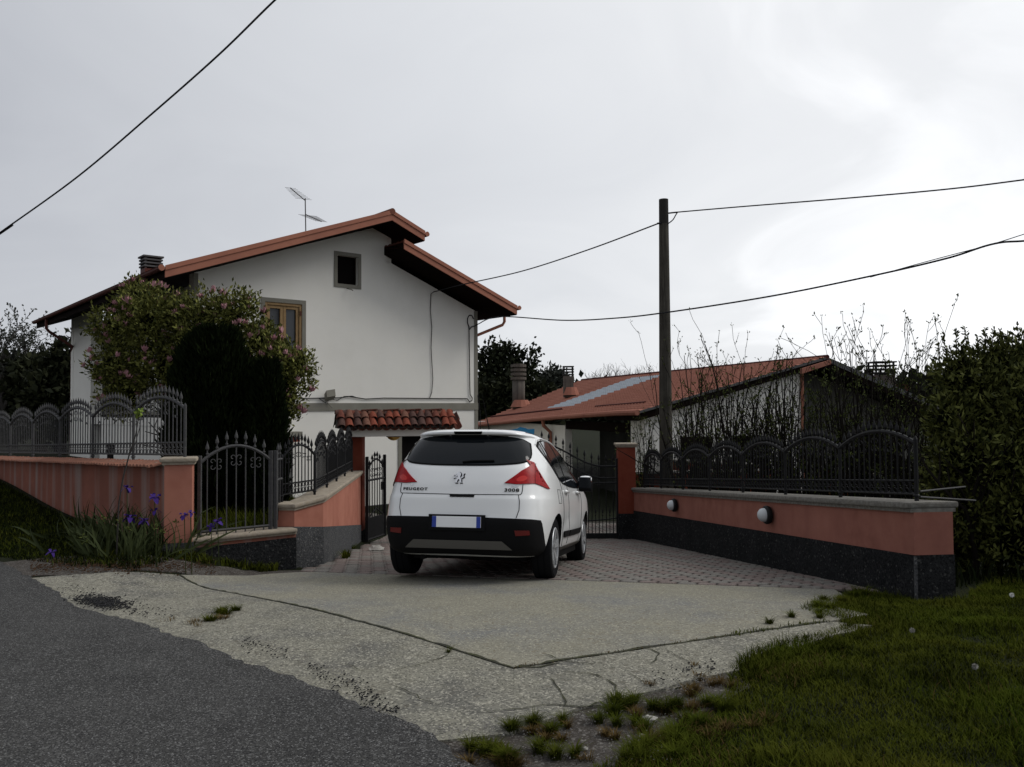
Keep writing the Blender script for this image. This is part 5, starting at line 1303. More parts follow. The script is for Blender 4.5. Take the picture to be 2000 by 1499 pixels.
# dark cypresses in the garden
def cypress(label, px, ytop, wpx, Y, ybase=1010, n=16000):
    b = P(px, ybase, Y); t = P(px, ytop, Y); b.z = -.1; H_ = t.z-b.z; R_ = wpx/2*Y/F_PX
    o = empty('cypress', b); tag(o, label, 'tree', 'dark cypresses in the garden')
    MB().tube([(0, 0, -.2), (0, 0, H_*.6)], [.09, .03], 8).build('trunk', M['bark'], o)
    prof = lambda h: R_*np.clip(1.02-np.abs((h-.42)/.62)**2.6, .0, 1)**.6
    h = RNG.random(n)**.9; a = RNG.random(n)*2*PI; lobe = 1+.13*np.sin(a*3+h*5)+.10*np.sin(a*7+h*16)+.05*np.sin(h*40+a)
    rr = prof(h)*lobe*(.78+.26*RNG.random(n)); c = np.stack([rr*np.cos(a), rr*np.sin(a), h*H_], -1)
    d = np.stack([np.cos(a)*.45, np.sin(a)*.45, np.ones(n)], -1)+unit(n)*.35
    V_ = leaves_np(c, d, .13*(.6+.8*RNG.random(n)), .035); leaf_obj('crown', V_, M['leaf_cypress'], o, (0, 0, 0))
    pr = [(0.02, 0)]+[(float(prof(np.array(x)))*.84, x*H_) for x in np.linspace(.03, .97, 16)]+[(0, H_*.985)]
    MB().lathe(pr, 14).build('dark_core', M['dark_mass'], o)  # dark lathed core added to block light through the foliage
cypress('broad black green cypress with rounded top rising before the magnolia', 420, 648, 158, 12.6)
cypress('narrower shorter cypress right of the broad one, beside the white wall', 522, 712, 66, 12.3, n=9000)
cypress('low dark cypress bulging behind the street wall fence, left of the broad one', 358, 760, 56, 12.9, n=6000)

# laurel hedge at the right edge
lh_b = [pxblob(*t) for t in ((1880, 740, 58, 9.6), (1945, 724, 58, 9.8), (2025, 725, 74, 9.8), (1860, 820, 48, 9.4), (1930, 810, 85, 9.6), (2020, 820, 100, 9.4), (1885, 900, 72, 9.3), (1975, 930, 105, 9.2), (2080, 900, 120, 9.2),
        (1910, 1000, 85, 9.3), (1990, 1030, 90, 9.0), (2090, 1040, 120, 9.0), (1850, 960, 45, 9.7), (1860, 1060, 60, 9.4), (2150, 800, 120, 9.8))]
base = P(1980, 1110, 9.2); base.z = Gf(base.x, base.y)
lh = empty('laurel_shrub', base); tag(lh, 'big evergreen laurel filling the right edge beyond the wall end', 'shrub')
V_, cp, cd = clusters(lh_b, 3900, 13, .080, .030, .045, .55, .5)
# upright shoots on top
sh = []; mbs = MB(); rnd = random.Random(4)
for (px, py, hpx) in [(1836, 690, 55), (1848, 668, 40), (1868, 662, 40), (1888, 655, 42), (1895, 665, 30), (1925, 650, 30), (1937, 648, 30), (1950, 655, 26), (1965, 660, 24), (1990, 640, 22), (1856, 690, 30), (1912, 665, 28)]:
    a = P(px, py+30, 9.5); b = P(px+rnd.uniform(-6, 6), py-hpx*.35, 9.5); mbs.tube([a-base, b-base], [.006, .003], 3, False)
    m_ = 26; t = RNG.random(m_)[:, None]; c = np.array(a)*(1-t)+np.array(b)*t; sh.append(leaves_np(c, unit(m_)+np.array([0, 0, .9]), .055, .022))
leaf_obj('crown', np.concatenate([V_]+sh), M['leaf_laurel'], lh, base)
tips = []
for k in range(6): grow(mbs, tips, Vector((rnd.uniform(-.8, .8), rnd.uniform(-.2, .4), -.1)), Vector((rnd.uniform(-.4, .4), 0, 1)).normalized(), .9, .04, 2, rnd, .2, .6)
mbs.build('branches', M['bark'], lh); core_mesh(lh_b, .62).build('dark_core', M['dark_mass'], lh, loc=-Vector(base))  # dark blobs added inside the laurel to shade its interior

# budding fruit bushes behind the right fence
def fruit_bush(label, px, ytop, Y, wpx, seed, green=.5, stems=9, depth=3, leafm='leaf_spring', r0=.022, name='budding_bush', cat='bush', up=.32):
    """many long wavy shoots rising from a low tangle, with side twigs and sparse opening buds"""
    rnd = random.Random(seed); b = P(px, 930, Y); b.z = Gf(b.x, b.y); H_ = P(px, ytop, Y).z-b.z; Wd = wpx*Y/F_PX/2
    o = empty(name, b); tag(o, label, cat); mb = MB(); c = []; d = []
    def bud(p, dd, k):
        for _ in range(k): c.append(list(p+Vector((rnd.gauss(0, .014), rnd.gauss(0, .014), rnd.gauss(0, .014))))); d.append([dd.x+rnd.gauss(0, .7), dd.y+rnd.gauss(0, .7), dd.z+rnd.gauss(0, .5)+.3])
    def shoot(p, dd, L_, r, lvl, straight):
        n = 9 if lvl == 0 else 6; pts = [p.copy()]; rr = [r]
        for i in range(n):
            w = .065 if straight else .20
            dd = (dd+Vector((rnd.gauss(0, w), rnd.gauss(0, w), rnd.gauss(0, w*.5)+(.10 if straight else .02)))).normalized(); p = p+dd*L_/n; pts.append(p.copy()); rr.append(max(.0042, r*(1-.75*(i+1)/n)))
            if lvl < 2 and i > 0 and rnd.random() < (.45 if lvl == 0 else .32):
                sd_ = Vector((rnd.gauss(0, 1), rnd.gauss(0, .8), rnd.gauss(.75, .35))).normalized()
                shoot(p.copy(), (dd*.5+sd_).normalized(), L_*rnd.uniform(.14, .36), rr[-1]*.6, lvl+1, rnd.random() < .75)
            elif rnd.random() < green*.30: bud(p, dd, rnd.randint(1, 2))
        mb.tube(pts, rr, 4 if lvl == 0 else 3, False)
        bud(pts[-1], dd, 3 if rnd.random() < .5+green*.5 else 1)
    n = stems*5
    for k in range(n):
        a_ = rnd.uniform(-1, 1); L_ = H_*rnd.uniform(.52, .95)*(1-.18*abs(a_)); tall = rnd.random() < .68
        shoot(Vector((a_*Wd*.55, rnd.uniform(-.15, .6), rnd.uniform(-.1, H_*.15))), Vector((a_*Wd/H_*.9+rnd.gauss(0, .16), rnd.gauss(0, .15), 1)).normalized(), L_*(1 if tall else .75), r0*rnd.uniform(.75, 1.25), 0, tall)
    mb.build('branches', M['bark'], o)['kind'] = 'stuff'
    leaf_obj('buds', leaves_np(np.array(c), np.array(d), .048*(.6+.7*RNG.random(len(c))), .024), M[leafm], o, (0, 0, 0))
fruit_bush('small budding bush with drooping twigs left of the utility pole', 1268, 798, 19.5, 60, 21, .6, 7, 3, r0=.018, up=.1)
fruit_bush('wide budding bush just right of the utility pole', 1362, 702, 15.6, 110, 22, .38, 10)
fruit_bush('tallest budding bush, its bare shoots rising above the roof ridge', 1445, 662, 14.2, 160, 23, .34, 15)
fruit_bush('budding bush before the salmon downpipe of the low house', 1535, 692, 14.0, 140, 24, .40, 13)
fruit_bush('greener leafy bush below the dark gable wall of the low house', 1618, 742, 13.2, 140, 25, 1.0, 12)
fruit_bush('tall bare shooting bush left of the far chimney', 1700, 672, 13.0, 140, 26, .45, 14)
fruit_bush('tall bare shooting bush touching the laurel', 1785, 682, 12.4, 130, 27, .6, 13)

# background trees
def bg_tree(label, blobs, base_px, Y, n, per, L_, W_, m_, spread, trunk=.2, core=.5, group=None, name='tree', shell=.4):
    b = P(base_px[0], base_px[1], Y); o = empty(name, b); tag(o, label, 'tree', group)
    bl = [pxblob(x, y, r, Y+dy, None) for x, y, r, dy in blobs]
    V_, cp, cd = clusters(bl, n, per, L_, W_, spread, .1, shell); leaf_obj('crown', V_, m_, o, b)
    top = bl[0][0]; mb = MB(); rnd = random.Random(base_px[0])
    mb.tube([(0, 0, -1), Vector(top)-b], [trunk, trunk*.3], 7)
    for c, r in bl: mb.tube([(Vector(top)-b)*.35, (Vector(c)-b)], [trunk*.5, trunk*.12], 4, False)
    mb.build('trunk', M['bark'], o)
    if core: core_mesh(bl, core).build('dark_core', M['dark_mass'], o, loc=-Vector(b))  # added dark core blocks the light behind the leaves
bg_tree('tall dark leafy tree between the house corner and the low roof', [(978, 690, 20, 0), (952, 708, 22, 0), (1000, 700, 22, 0), (1030, 712, 17, 0), (1028, 742, 20, 0), (985, 742, 28, 0), (950, 756, 26, 0), (1042, 690, 7, 0), (960, 684, 12, 0)], (985, 830), 52, 330, 12, .28, .20, M['leaf_far'], .24, .35, 0)
bg_tree('dense black green tree low behind the left end of the low roof', [(960, 790, 34, 0), (1000, 780, 34, 0), (1035, 790, 28, 0), (945, 820, 28, 0), (1060, 790, 24, 0)], (985, 850), 49, 800, 10, .4, .25, M['leaf_wood'], .3, .3, .85)
bg_tree('small round grey green tree left of the slim chimney', [(1077, 746, 21, 0), (1066, 756, 16, 0), (1090, 755, 15, 0), (1075, 775, 22, 0)], (1077, 800), 78, 600, 8, .5, .22, M['leaf_far_grey'], .3, .2, .8)
for k, (x, yt) in enumerate(((1170, 722), (1192, 716), (1214, 712), (1238, 716), (1262, 718), (1330, 712), (1352, 714), (1505, 700), (1548, 706))):
    Y = 62+k*1.3; rnd = random.Random(40+k); b = P(x, 800, Y); H_ = P(x, yt, Y).z-b.z; mb = MB(); tips = []
    o = empty('bare_tree', b); tag(o, ['hazy bare tree in the row beyond the low roof, leftmost of the row', 'hazy bare tree, second from the left of the row beyond the low roof', 'hazy bare tree, third from the left beyond the low roof', 'hazy bare tree, fourth from the left beyond the low roof', 'hazy bare tree just left of the utility pole, beyond the roof ridge', 'hazy bare tree just right of the utility pole, beyond the roof ridge', 'hazy bare tree, second right of the utility pole beyond the ridge', 'hazy bare tree peeping over the ridge behind the tallest budding bush', 'hazy bare tree just left of the roof peak of the low house'][k], 'tree', 'bare trees beyond the low house')
    for q in range(3): grow(mb, tips, Vector((0, 0, 0)), Vector((rnd.uniform(-.3, .3), 0, 1)).normalized(), H_/2.6, .07, 4, rnd, .22, .5, (2, 4), .70)
    mb.build('branches', M['bark_grey'], o)
# trees at the left behind the fence
bg_tree('dark evergreen wood edge tree at the far left behind the fence', [(40, 762, 55, 0), (-30, 760, 60, 0), (0, 790, 60, 0), (70, 790, 50, 0)], (20, 860), 42, 1300, 9, .42, .26, M['leaf_wood'], .3, .3, .85)
bg_tree('dark tree with loose twiggy top left of the white house pier', [(115, 755, 42, 0), (125, 718, 20, 0), (105, 708, 12, 0), (145, 705, 22, 0), (110, 790, 50, 0), (150, 780, 40, 0), (140, 670, 9, 0)], (120, 860), 36, 1100, 9, .34, .2, M['leaf_wood'], .28, .3, .75)
bg_tree('low dark thicket tree between the two left trees', [(80, 770, 40, 0), (70, 742, 24, 0), (55, 735, 20, 0), (90, 735, 18, 0)], (80, 860), 39, 800, 9, .34, .2, M['leaf_wood'], .28, .3, .8)
rnd = random.Random(77); b = P(5, 800, 40); o = empty('bare_tree', b); tag(o, 'nearly bare fine twigged tree at the left edge above the wood', 'tree')
mb = MB(); tips = []; nd = []
for q in range(5): grow(mb, tips, Vector((0, 0, 0)), Vector((rnd.uniform(-.7, .8), 0, 1)).normalized(), 1.75, .09, 4, rnd, .12, .6, (2, 4), .72, nd)
mb.build('branches', M['bark_grey'], o)
c = np.array([list(t[0]) for t in tips+nd]); d = np.array([list(t[1]) for t in tips+nd]); leaf_obj('buds', leaves_np(c+unit(len(c))*.05, d+unit(len(c)), .16, .09), M['leaf_far_grey'], o, (0, 0, 0))
# wooded hill beyond
V_ = []; F_ = []; na = 90
for i in range(na+1):
    a = math.radians(-75+150*i/na); 
    for j, (rr, hh) in enumerate(((120, -1), (150, 2.0), (190, 3.6), (260, 4))):
        h = hh*(1+.16*math.sin(a*9+j)+.1*math.sin(a*31+j)+.06*math.sin(a*83))*(1.35 if a > .3 else .9); V_.append((rr*math.sin(a), rr*math.cos(a), h-1))
for i in range(na):
    for j in range(3): F_.append((i*4+j, (i+1)*4+j, (i+1)*4+j+1, i*4+j+1))
o = MB().add(V_, F_).build('hill', M['hill_wood'], smooth=True); o['kind'] = 'structure'
hb = [((r_*math.sin(a), r_*math.cos(a), z_), (5.0, 4.0, 2.6)) for a, r_, z_ in [(math.radians(x), 138+10*math.sin(x*3.1), 1.6+.9*math.sin(x*1.7)+(1.3 if x > 20 else 0)) for x in np.arange(-42, 42, 1.3)]]
V_, _, _ = clusters(hb, 2600, 8, 1.5, 1.0, .8, .2, .6); o = leaf_obj('far_woodland', V_, M['hill_wood'], None, (0, 0, 0)); o['kind'] = 'stuff'
# tiny far house
p = P(1745, 765, 118); fh = empty('far_house', p); tag(fh, 'tiny far house with a salmon roof glimpsed left of the laurel', 'house')
MB().box((-2.2, 0, -2.2), (2.2, 5, .0)).build('wall', M['white_plaster'], fh); MB().prism([(-2.6, -.1), (2.6, -.1), (1.9, 1.0), (-1.9, 1.0)], -.3, 5.3, lambda u, v, w: (u, w, v)).build('roof', M['terracotta'], fh)

# ------------------------------------------------------------------ grass and small plants
def inside(poly, x, y):
    poly = np.array(poly); n = len(poly); r = np.zeros(len(x), bool); j = n-1
    for i in range(n):
        xi, yi = poly[i]; xj, yj = poly[j]; c = ((yi > y) != (yj > y)) & (x < (xj-xi)*(y-yi)/(yj-yi+1e-12)+xi); r ^= c; j = i
    return r
def fbm(x, y): return (np.sin(x*1.9+1.3*np.sin(y*1.1))*np.sin(y*2.3+x*.7)+.6*np.sin(x*5.1+y*3.7)*np.sin(y*4.9-x*2.2)+.4*np.sin(x*11+y*9)*np.sin(y*13-x*7))/2
def grass(name, poly, density, h0, h1, m_, lean=.5, w=.0035, thresh=-9, off=.0, kind='stuff', label=None):
    poly = [tuple(p) for p in poly]; xs_ = [p[0] for p in poly]; ys_ = [p[1] for p in poly]
    n = int((max(xs_)-min(xs_))*(max(ys_)-min(ys_))*density); x = RNG.uniform(min(xs_), max(xs_), n); y = RNG.uniform(min(ys_), max(ys_), n)
    k = inside(poly, x, y); f = fbm(x, y); k &= (f+RNG.random(n)*.5 > thresh); x, y, f = x[k], y[k], f[k]; n = len(x)
    z = G(x, y)+off; h = (h0+(h1-h0)*RNG.random(n))*(1+.45*f); a = RNG.random(n)*2*PI; ln = h*lean*(.3+RNG.random(n)); bx, by = np.cos(a), np.sin(a)
    ww = w*(.7+.8*RNG.random(n)); px_, py_ = -by*ww, bx*ww
    V_ = np.empty((n, 5, 3))
    V_[:, 0] = np.stack([x-px_, y-py_, z], -1); V_[:, 1] = np.stack([x+px_, y+py_, z], -1)
    mx, my, mz = x+bx*ln*.35, y+by*ln*.35, z+h*.6
    V_[:, 2] = np.stack([mx-px_*.8, my-py_*.8, mz], -1); V_[:, 3] = np.stack([mx+px_*.8, my+py_*.8, mz], -1)
    V_[:, 4] = np.stack([x+bx*ln, y+by*ln, z+h*.95], -1)
    b = np.arange(n)[:, None]*5; F_ = np.concatenate([b+np.array([[0, 1, 3]]), b+np.array([[0, 3, 2]]), b+np.array([[2, 3, 4]])], 1).reshape(-1, 3)
    me = np_mesh(name, V_.reshape(-1, 3), 3, F_); o = link(name, me, m_); tag(o, label, None, None, kind); return o
lawn = [rp(*q) for q in ((1562, 1196), (1585, 1182), (1640, 1170), (1670, 1160), (1700, 1160))]+[(3.5, 7.05), (3.95, 7.15), (4.2, 7.6), (5.0, 8.6), (8.5, 9.2), (9, 3.5), (3.0, 2.9)]+[rp(*q) for q in ((1150, 1510), (1260, 1470), (1350, 1430), (1400, 1400), (1425, 1360), (1420, 1320), (1450, 1295), (1520, 1268), (1600, 1250), (1650, 1232), (1640, 1215))]
near_l = [q for q in lawn]
grass('lawn_grass', lawn, 8500, .022, .050, M['grass_blade'], 1.1, .0021)
grass('lawn_grass', lawn, 1500, .04, .10, M['grass_blade'], .9, .0020, .35)
edge_t = [rp(*q) for q in ((1425, 1330), (1450, 1290), (1520, 1262), (1600, 1245), (1660, 1225), (1700, 1240), (1640, 1275), (1540, 1295), (1470, 1330), (1440, 1390), (1410, 1400))]
grass('lawn_grass', edge_t, 6000, .03, .085, M['grass_blade'], 1.1, .0022)
grass('dry_grass', lawn, 260, .02, .07, M['grass_dry'], 1.1, .0018, .5)
fr = [rp(*q) for q in ((1160, 1505), (1210, 1480), (1300, 1440), (1380, 1400), (1400, 1350), (1560, 1290), (1640, 1260), (1660, 1290), (1560, 1340), (1520, 1420), (1450, 1505))]
grass('dry_grass', fr, 2600, .015, .045, M['grass_dry'], 1.1, .002, .05)
def tufts(name, cl, m_, h0, h1, w=.0016, step=.02):
    """clumps: (px, py, radius m, blades)"""
    X, Y, DX, DY = [], [], [], []
    for (px, py, r, n) in cl:
        cx, cy = rp(px, py)
        for _ in range(max(1, int(r/.03)**1)):
            ox, oy = RNG.normal(size=2)*r*.55; k = int(n/max(1, int(r/.03))); a = RNG.random(k)*2*PI; q = np.abs(RNG.normal(size=k))*r*.22
            X.append(cx+ox+np.cos(a)*q); Y.append(cy+oy+np.sin(a)*q); DX.append(np.cos(a)); DY.append(np.sin(a))
    x, y, dx, dy = map(np.concatenate, (X, Y, DX, DY)); n = len(x); z = G(x, y)+step-.012; h = h0+(h1-h0)*RNG.random(n)**1.5
    ln = h*(.35+1.1*RNG.random(n)); ww = w*(.7+.8*RNG.random(n)); px_, py_ = -dy*ww, dx*ww; V_ = np.empty((n, 5, 3))
    V_[:, 0] = np.stack([x-px_, y-py_, z], -1); V_[:, 1] = np.stack([x+px_, y+py_, z], -1)
    V_[:, 2] = np.stack([x+dx*ln*.35-px_*.8, y+dy*ln*.35-py_*.8, z+h*.65], -1); V_[:, 3] = np.stack([x+dx*ln*.35+px_*.8, y+dy*ln*.35+py_*.8, z+h*.65], -1)
    V_[:, 4] = np.stack([x+dx*ln, y+dy*ln, z+h*.9], -1)
    b = np.arange(n)[:, None]*5; F_ = np.concatenate([b+np.array([[0, 1, 3]]), b+np.array([[0, 3, 2]]), b+np.array([[2, 3, 4]])], 1).reshape(-1, 3)
    o = link(name, np_mesh(name, V_.reshape(-1, 3), 3, F_), m_); o['kind'] = 'stuff'; return o
tufts('grass_tufts', [(1015, 1430, .085, 1100), (1060, 1436, .05, 500), (1098, 1420, .04, 260), (960, 1478, .09, 800), (1010, 1485, .09, 900), (1060, 1480, .08, 700), (935, 1470, .05, 300), (1105, 1492, .05, 260),
    (1215, 1395, .10, 1300), (1190, 1420, .06, 500), (1240, 1380, .06, 500), (1295, 1392, .09, 1000), (1325, 1385, .05, 350), (1255, 1432, .08, 400), (1320, 1440, .10, 500), (1370, 1420, .12, 900), (1400, 1385, .10, 900), (1280, 1475, .10, 900), (1330, 1470, .12, 1100), (1240, 1495, .09, 600),
    (440, 1203, .12, 900), (465, 1197, .07, 350), (415, 1218, .07, 350), (875, 1283, .02, 60), (1500, 1222, .05, 200), (1540, 1214, .05, 260), (1610, 1190, .10, 900), (1590, 1205, .08, 500), (1640, 1180, .10, 900), (1665, 1168, .09, 900)], M['grass_blade'], .015, .075)
tufts('dry_grass_tufts', [(1040, 1442, .08, 500), (985, 1490, .12, 900), (1070, 1455, .08, 350), (935, 1485, .10, 500), (1110, 1425, .05, 160), (1205, 1440, .08, 350), (1260, 1400, .09, 350), (1330, 1362, .12, 500), (1380, 1345, .12, 500), (1350, 1400, .16, 700), (1295, 1450, .16, 600), (1400, 1430, .2, 700), (1270, 1350, .06, 120),
    (430, 1215, .12, 450), (390, 1222, .12, 200), (330, 1218, .10, 60), (1130, 1485, .06, 80), (1360, 1310, .05, 60)], M['grass_dry'], .012, .05)
tufts('wall_foot_weeds', [(600, 1097, .10, 260), (640, 1092, .10, 260), (662, 1082, .12, 420), (690, 1072, .12, 300), (560, 1100, .12, 200), (500, 1098, .12, 260), (450, 1100, .15, 260), (1672, 1165, .07, 260)], M['grass_blade'], .03, .14, .003, 0)
verge = [rp(*q) for q in ((-60, 1080), (60, 1098), (150, 1110), (260, 1118), (330, 1100))]+[(-3.9, 9.6), (-4.1, 9.7), (-10.2, 16.2), (-16, 22), (-13, 15)]
grass('verge_grass', verge, 1700, .03, .08, M['grass_dark'], .8, .004)
grass('verge_grass', verge, 900, .03, .08, M['grass_blade'], .9, .003)
grass('garden_grass', [(-3.9, 10.3), (-3.1, 10.95), (-2.95, 11.2), (-3.1, 14), (-5.5, 14), (-6.2, 12.6)], 900, .08, .26, M['grass_blade'], .5, .006)
grass('garden_grass', [(3.9, 7.8), (3.0, 16.5), (7, 16), (8, 9)], 120, .1, .3, M['grass_dark'], .5, .008)
for pl in ([(-2.5, 12.0), (-2.42, 12.0), (-2.46, 12.5), (-2.55, 12.5)], [(-3.9, 9.4), (-2.95, 10.3), (-2.98, 10.45), (-3.9, 9.6)]):
    grass('weeds', pl, 2500, .05, .15, M['grass_blade'], .8, .006, -.2)
grass('joint_weeds', [(1.5, 5.70), (2.35, 6.10), (2.35, 6.2), (1.5, 5.8)], 2500, .015, .04, M['grass_blade'], 1, .003, .05, .02)
grass('joint_weeds', [(.0, 5.03), (1.5, 5.72), (1.5, 5.76), (.0, 5.07)], 2500, .008, .02, M['grass_dry'], 1, .003, .0, .02)
# leaf litter around the irises
def crumbs(name, pts, m_, label=None):
    mb = MB(); rnd = random.Random(len(pts))
    for (x, y, s_) in pts:
        z = Gf(x, y)+.030; mb.obox((x, y, z+s_*.3), Vector((rnd.uniform(.6, 1), rnd.uniform(-.4, .4), .1))*s_, Vector((rnd.uniform(-.4, .4), rnd.uniform(.5, 1), 0))*s_, Vector((.1, .1, rnd.uniform(.3, .6)))*s_)
    o = mb.build(name, m_); o['kind'] = 'stuff'; return o
pts = []; rnd = random.Random(12)
for _ in range(900):
    t = rnd.gauss(.5, .28); x, y = rp(152+t*95, 1178+t*10+rnd.gauss(0, 6)); pts.append((x, y, rnd.uniform(.003, .009)))
for _ in range(620):
    q = rnd.choice([((110, 1150), (200, 1175)), ((240, 1190), (340, 1210)), ((470, 1260), (560, 1290)), ((600, 1310), (680, 1350)), ((680, 1345), (740, 1372)), ((700, 1380), (780, 1400)), ((1260, 1340), (1400, 1310))]); t = rnd.random()
    x, y = rp(q[0][0]+(q[1][0]-q[0][0])*t, q[0][1]+(q[1][1]-q[0][1])*t+rnd.gauss(0, 9)); pts.append((x, y, rnd.uniform(.0015, .0065)))
crumbs('asphalt_crumbs', pts, M['tar_crumb'])
pts = [(*rp(rnd.uniform(60, 420), 1112+rnd.gauss(0, 7)), rnd.uniform(.003, .010)) for _ in range(1100)]
crumbs('leaf_litter', pts, mat('litter_brown', (.045, .026, .016), .95, .05, island=((.10, .06, .035), .8)))
pts = [(*rp(rnd.uniform(940, 1330), rnd.uniform(1400, 1499)), rnd.uniform(.001, .0035)) for _ in range(300)]
crumbs('gravel', pts, mat('gravel_grey', (.16, .15, .14), .95, .05, island=((.3, .29, .27), .8)))
for (x, y, s_, lab) in ((1143, 1471, .016, 'small pale stone on the bare soil at the bottom edge'), (1256, 1446, .020, 'flat grey stone on the soil below the grass tufts'), (1268, 1414, .045, 'chunk of whitish broken concrete among the grass tufts')):
    a, b = rp(x, y); mb = MB(); rnd = random.Random(x)
    V_ = [Vector((math.sin(t)*math.cos(u), math.sin(t)*math.sin(u), math.cos(t)*.5))*s_*rnd.uniform(.75, 1.15) for t in (.4, 1.1, 1.7, 2.5) for u in np.linspace(0, 2*PI, 8)[:-1]]
    F_ = [(i*7+j, i*7+(j+1) % 7, i*7+7+(j+1) % 7, i*7+7+j) for i in range(3) for j in range(7)]+[tuple(range(7)), tuple(range(27, 20, -1))]
    o = mb.add(V_, F_).build('stone', M['stone_pale'], loc=(a, b, Gf(a, b)+.02)); tag(o, lab, 'stone')
pts = []
for _ in range(1500):
    q = rnd.choice([((150, 1180), (450, 1290)), ((450, 1290), (700, 1380)), ((700, 1380), (850, 1450)), ((850, 1440), (1150, 1405)), ((1150, 1405), (1420, 1325)), ((480, 1240), (700, 1345))]); t = rnd.random()
    x, y = rp(q[0][0]+(q[1][0]-q[0][0])*t, q[0][1]+(q[1][1]-q[0][1])*t+rnd.gauss(0, 8)); pts.append((x, y, rnd.uniform(.001, .0042)))
crumbs('loose_grit', pts, MATS['gravel_grey'])
# dandelion clock and daisies
def dandelion(px, py, h, label, col):
    a, b = rp(px, py); t = empty('dandelion', (a, b, Gf(a, b))); tag(t, label, 'flower')
    MB().tube([(0, 0, 0), (.01, 0, h*.6), (0, 0, h)], .002, 4).build('stem', M['leaf_spring'], t)
    c = unit(130); V_ = leaves_np(c*.004+np.array([0, 0, h]), c, .017, .004); leaf_obj('seed_head', V_, col, t, (0, 0, 0))
dandelion(1977, 1192, .12, 'white dandelion clock in the lawn at the right edge', M['litter'])
dandelion(1782, 1252, .07, 'small pale flower head in the lawn below the wall corner', M['stone_pale'])
dandelion(1905, 1330, .08, 'small pale flower head lower in the lawn at right', M['stone_pale'])
# white plastic litter by the gate
p = drop_p = P(707, 1064, 13.9); gz = Gf(p.x, 13.9); mb = MB(); rnd = random.Random(2)
V_ = []; F_ = []
for i in range(5):
    for j in range(7): V_.append((-.12+.24*j/6+rnd.gauss(0, .01), -.10+.2*i/4, max(0, .075*math.sin(PI*i/4)*math.sin(PI*j/6)+rnd.uniform(-.02, .025))))
F_ = [(i*7+j, i*7+j+1, i*7+8+j, i*7+7+j) for i in range(4) for j in range(6)]
o = mb.add(V_, F_).build('plastic_bag', M['stone_pale'], loc=(p.x+.27, 13.75, Gf(-2.4, 13.6)+.03)); tag(o, 'crumpled white plastic bag lying at the foot of the dark red gate pillar', 'litter')

# irises by the pillar
ir_c = P(262, 1085, 8.75); ib = Vector((ir_c.x, ir_c.y, Gf(ir_c.x, ir_c.y)))
ir = empty('iris_clump', ib); tag(ir, 'clump of violet irises with sword leaves at the foot of the salmon pillar', 'plant')
sw_me = []
for k in range(6):
    rnd = random.Random(k); L_ = rnd.uniform(.38, .62); bend = rnd.uniform(.05, .55); V_ = []; n = 6
    for i in range(n+1):
        t = i/n; y = bend*L_*t*t; z = L_*(t-.35*bend*t*t*1.3); w_ = .016*(1-t**2.2)+.001; V_ += [(-w_, y, z), (0, y+.004, z), (w_, y, z)]
    F_ = [(3*i+a, 3*i+a+1, 3*i+a+4, 3*i+a+3) for i in range(n) for a in (0, 1)]; me = MB().add(V_, F_).mesh('leaf', fix=False); me.materials.append(M['leaf_iris']); sw_me.append(me)
rnd = random.Random(31)
for k in range(285):
    px = rnd.gauss(266, 66); py = 1088+rnd.uniform(-38, 12)-abs(px-262)*.06; a, b = rp(px, py); a2 = (px-262)/95
    o = link('leaf', sw_me[rnd.randint(0, 5)], None, ir, (a-ib.x, b-ib.y, Gf(a, b)-ib.z)); lean_ = a2*.65+rnd.gauss(0, .22)
    o.rotation_euler = (Matrix.Rotation(lean_, 3, 'Y') @ Matrix.Rotation(rnd.uniform(-.35, .2), 3, 'X') @ Matrix.Rotation(rnd.uniform(-2.4, 2.4), 3, 'Z')).to_euler(); s_ = rnd.uniform(.7, 1.15); o.scale = (s_, s_, s_)
fl_me = MB()
for q in range(6):
    a = q*PI/3; dx, dy = math.cos(a), math.sin(a); up_ = .5 if q % 2 else -.35
    for (r1, z1, r2, z2) in ((.018, up_*.02, .042, up_*.055),):
        s_ = Vector((-dy, dx, 0)); fl_me.add([Vector((0, 0, 0)), Vector((dx*.022, dy*.022, .012+up_*.02))+s_*.020, Vector((dx*r2, dy*r2, z2))+s_*.012, Vector((dx*(r2+.006), dy*(r2+.006), z2-.012)), Vector((dx*r2, dy*r2, z2))-s_*.012, Vector((dx*.022, dy*.022, .012+up_*.02))-s_*.020], [(0, 1, 2, 3, 4, 5)])
fme = fl_me.mesh('flower', fix=False); fme.materials.append(M['petal_violet'])
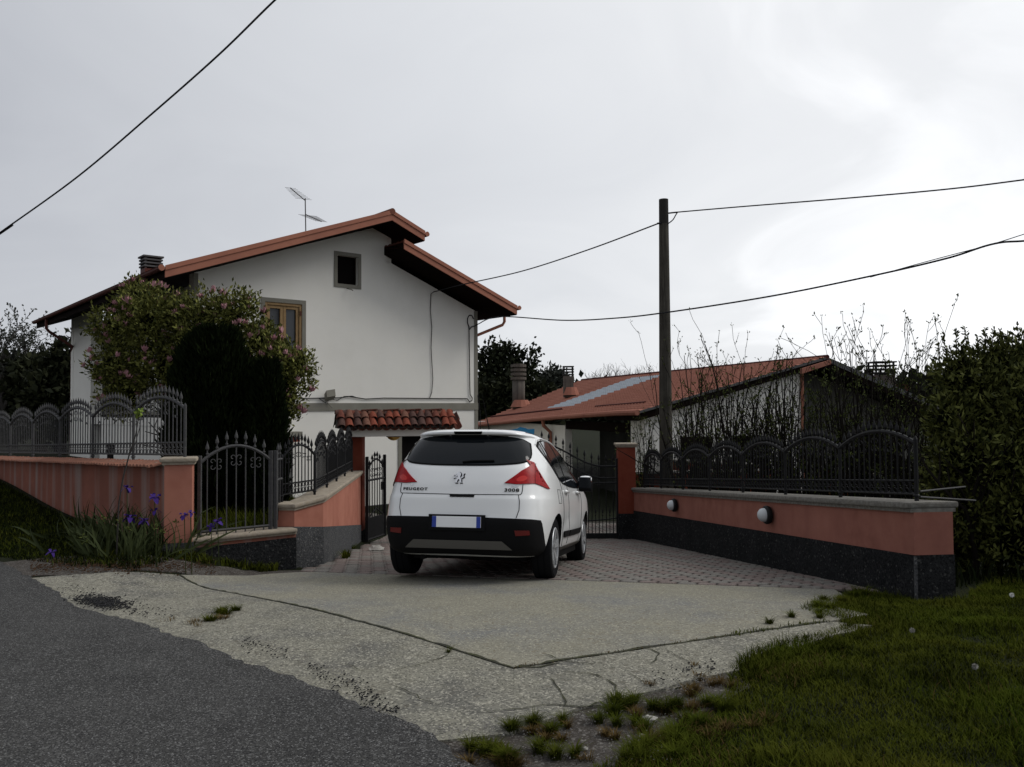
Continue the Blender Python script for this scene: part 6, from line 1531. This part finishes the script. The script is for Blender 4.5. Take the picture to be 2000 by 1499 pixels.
for (x, y, k) in ((248, 955, 1.1), (302, 974, 1.25), (304, 999, 1.0), (253, 1013, 1.3), (281, 1019, 1.1), (360, 1009, 1.0), (372, 1003, .8), (425, 1021, 1.2), (412, 1030, .9), (100, 1080, .9)):
    Y_ = 8.6 if x == 100 else (9.75 if x > 400 else 8.9)
    p = P(x, y, Y_); o = link('flower', fme, None, ir, p-ib, (rnd.uniform(-.4, .4), rnd.uniform(-.4, .4), rnd.uniform(0, 6))); o.scale = (k*1.15, k*1.15, k*1.25)
    gz = Gf(p.x, p.y); MB().tube([(p.x-ib.x+.02, p.y-ib.y, gz-ib.z), (p.x-ib.x+.01, p.y-ib.y, (p.z+gz)/2-ib.z), p-ib], .005, 4).build('stem', M['leaf_iris'], ir)
# pale spent flowers among the leaves
for (x, y) in ((162, 1048), (168, 1060), (300, 1030), (305, 1022), (320, 1040), (345, 1022), (252, 1035), (200, 1012), (232, 1018)):
    p = P(x, y, 8.75); c = np.array(list(p-ib))[None]+unit(7)*.012; leaf_obj('spent_flower', leaves_np(c, unit(7)+np.array([0, 0, .6]), .045, .016), M['leaf_spring'], ir, (0, 0, 0))
# leaning bare rose stem with a leafy top
b = P(228, 1000, 9.2); b.z = Gf(b.x, b.y); rs = empty('rose_stem', b); tag(rs, 'thin leaning bare stem with a bright green leafy tip before the street wall', 'plant')
q = [Vector((0, 0, 0))]+[P(x, y, 9.2)-b for x, y in ((232, 985), (240, 935), (252, 890), (265, 850), (271, 815))]
mb = MB().tube(q, [.010, .009, .009, .008, .007, .004], 5); mb.tube([P(255, 885, 9.2)-b, P(264, 868, 9.2)-b, P(273, 835, 9.2)-b], .004, 4); mb.build('stem', M['bark_grey'], rs)
c = np.array(list(P(272, 806, 9.2)-b))[None]+RNG.normal(size=(34, 3))*np.array([.022, .02, .016]); leaf_obj('leaves', leaves_np(c, unit(34)+np.array([0, 0, .3]), .05, .032), mat('leaf_bright', (.13, .19, .03), .7, .1, island=((.20, .26, .05), .8)), rs, (0, 0, 0))
# rails running on from the end of the right fence
wf = empty('wire_rails', P(1797, 960, 7.4)); tag(wf, 'two thin rails running from the last fence post towards the laurel', 'rail')
MB().tube([(0, 0, .0), P(1885, 951, 8.4)-wf.location], .009, 5).build('rail', M['wrought_iron'], wf); MB().tube([(0, 0, -.05), P(1905, 978, 8.2)-wf.location], .009, 5).build('rail', M['wrought_iron'], wf)
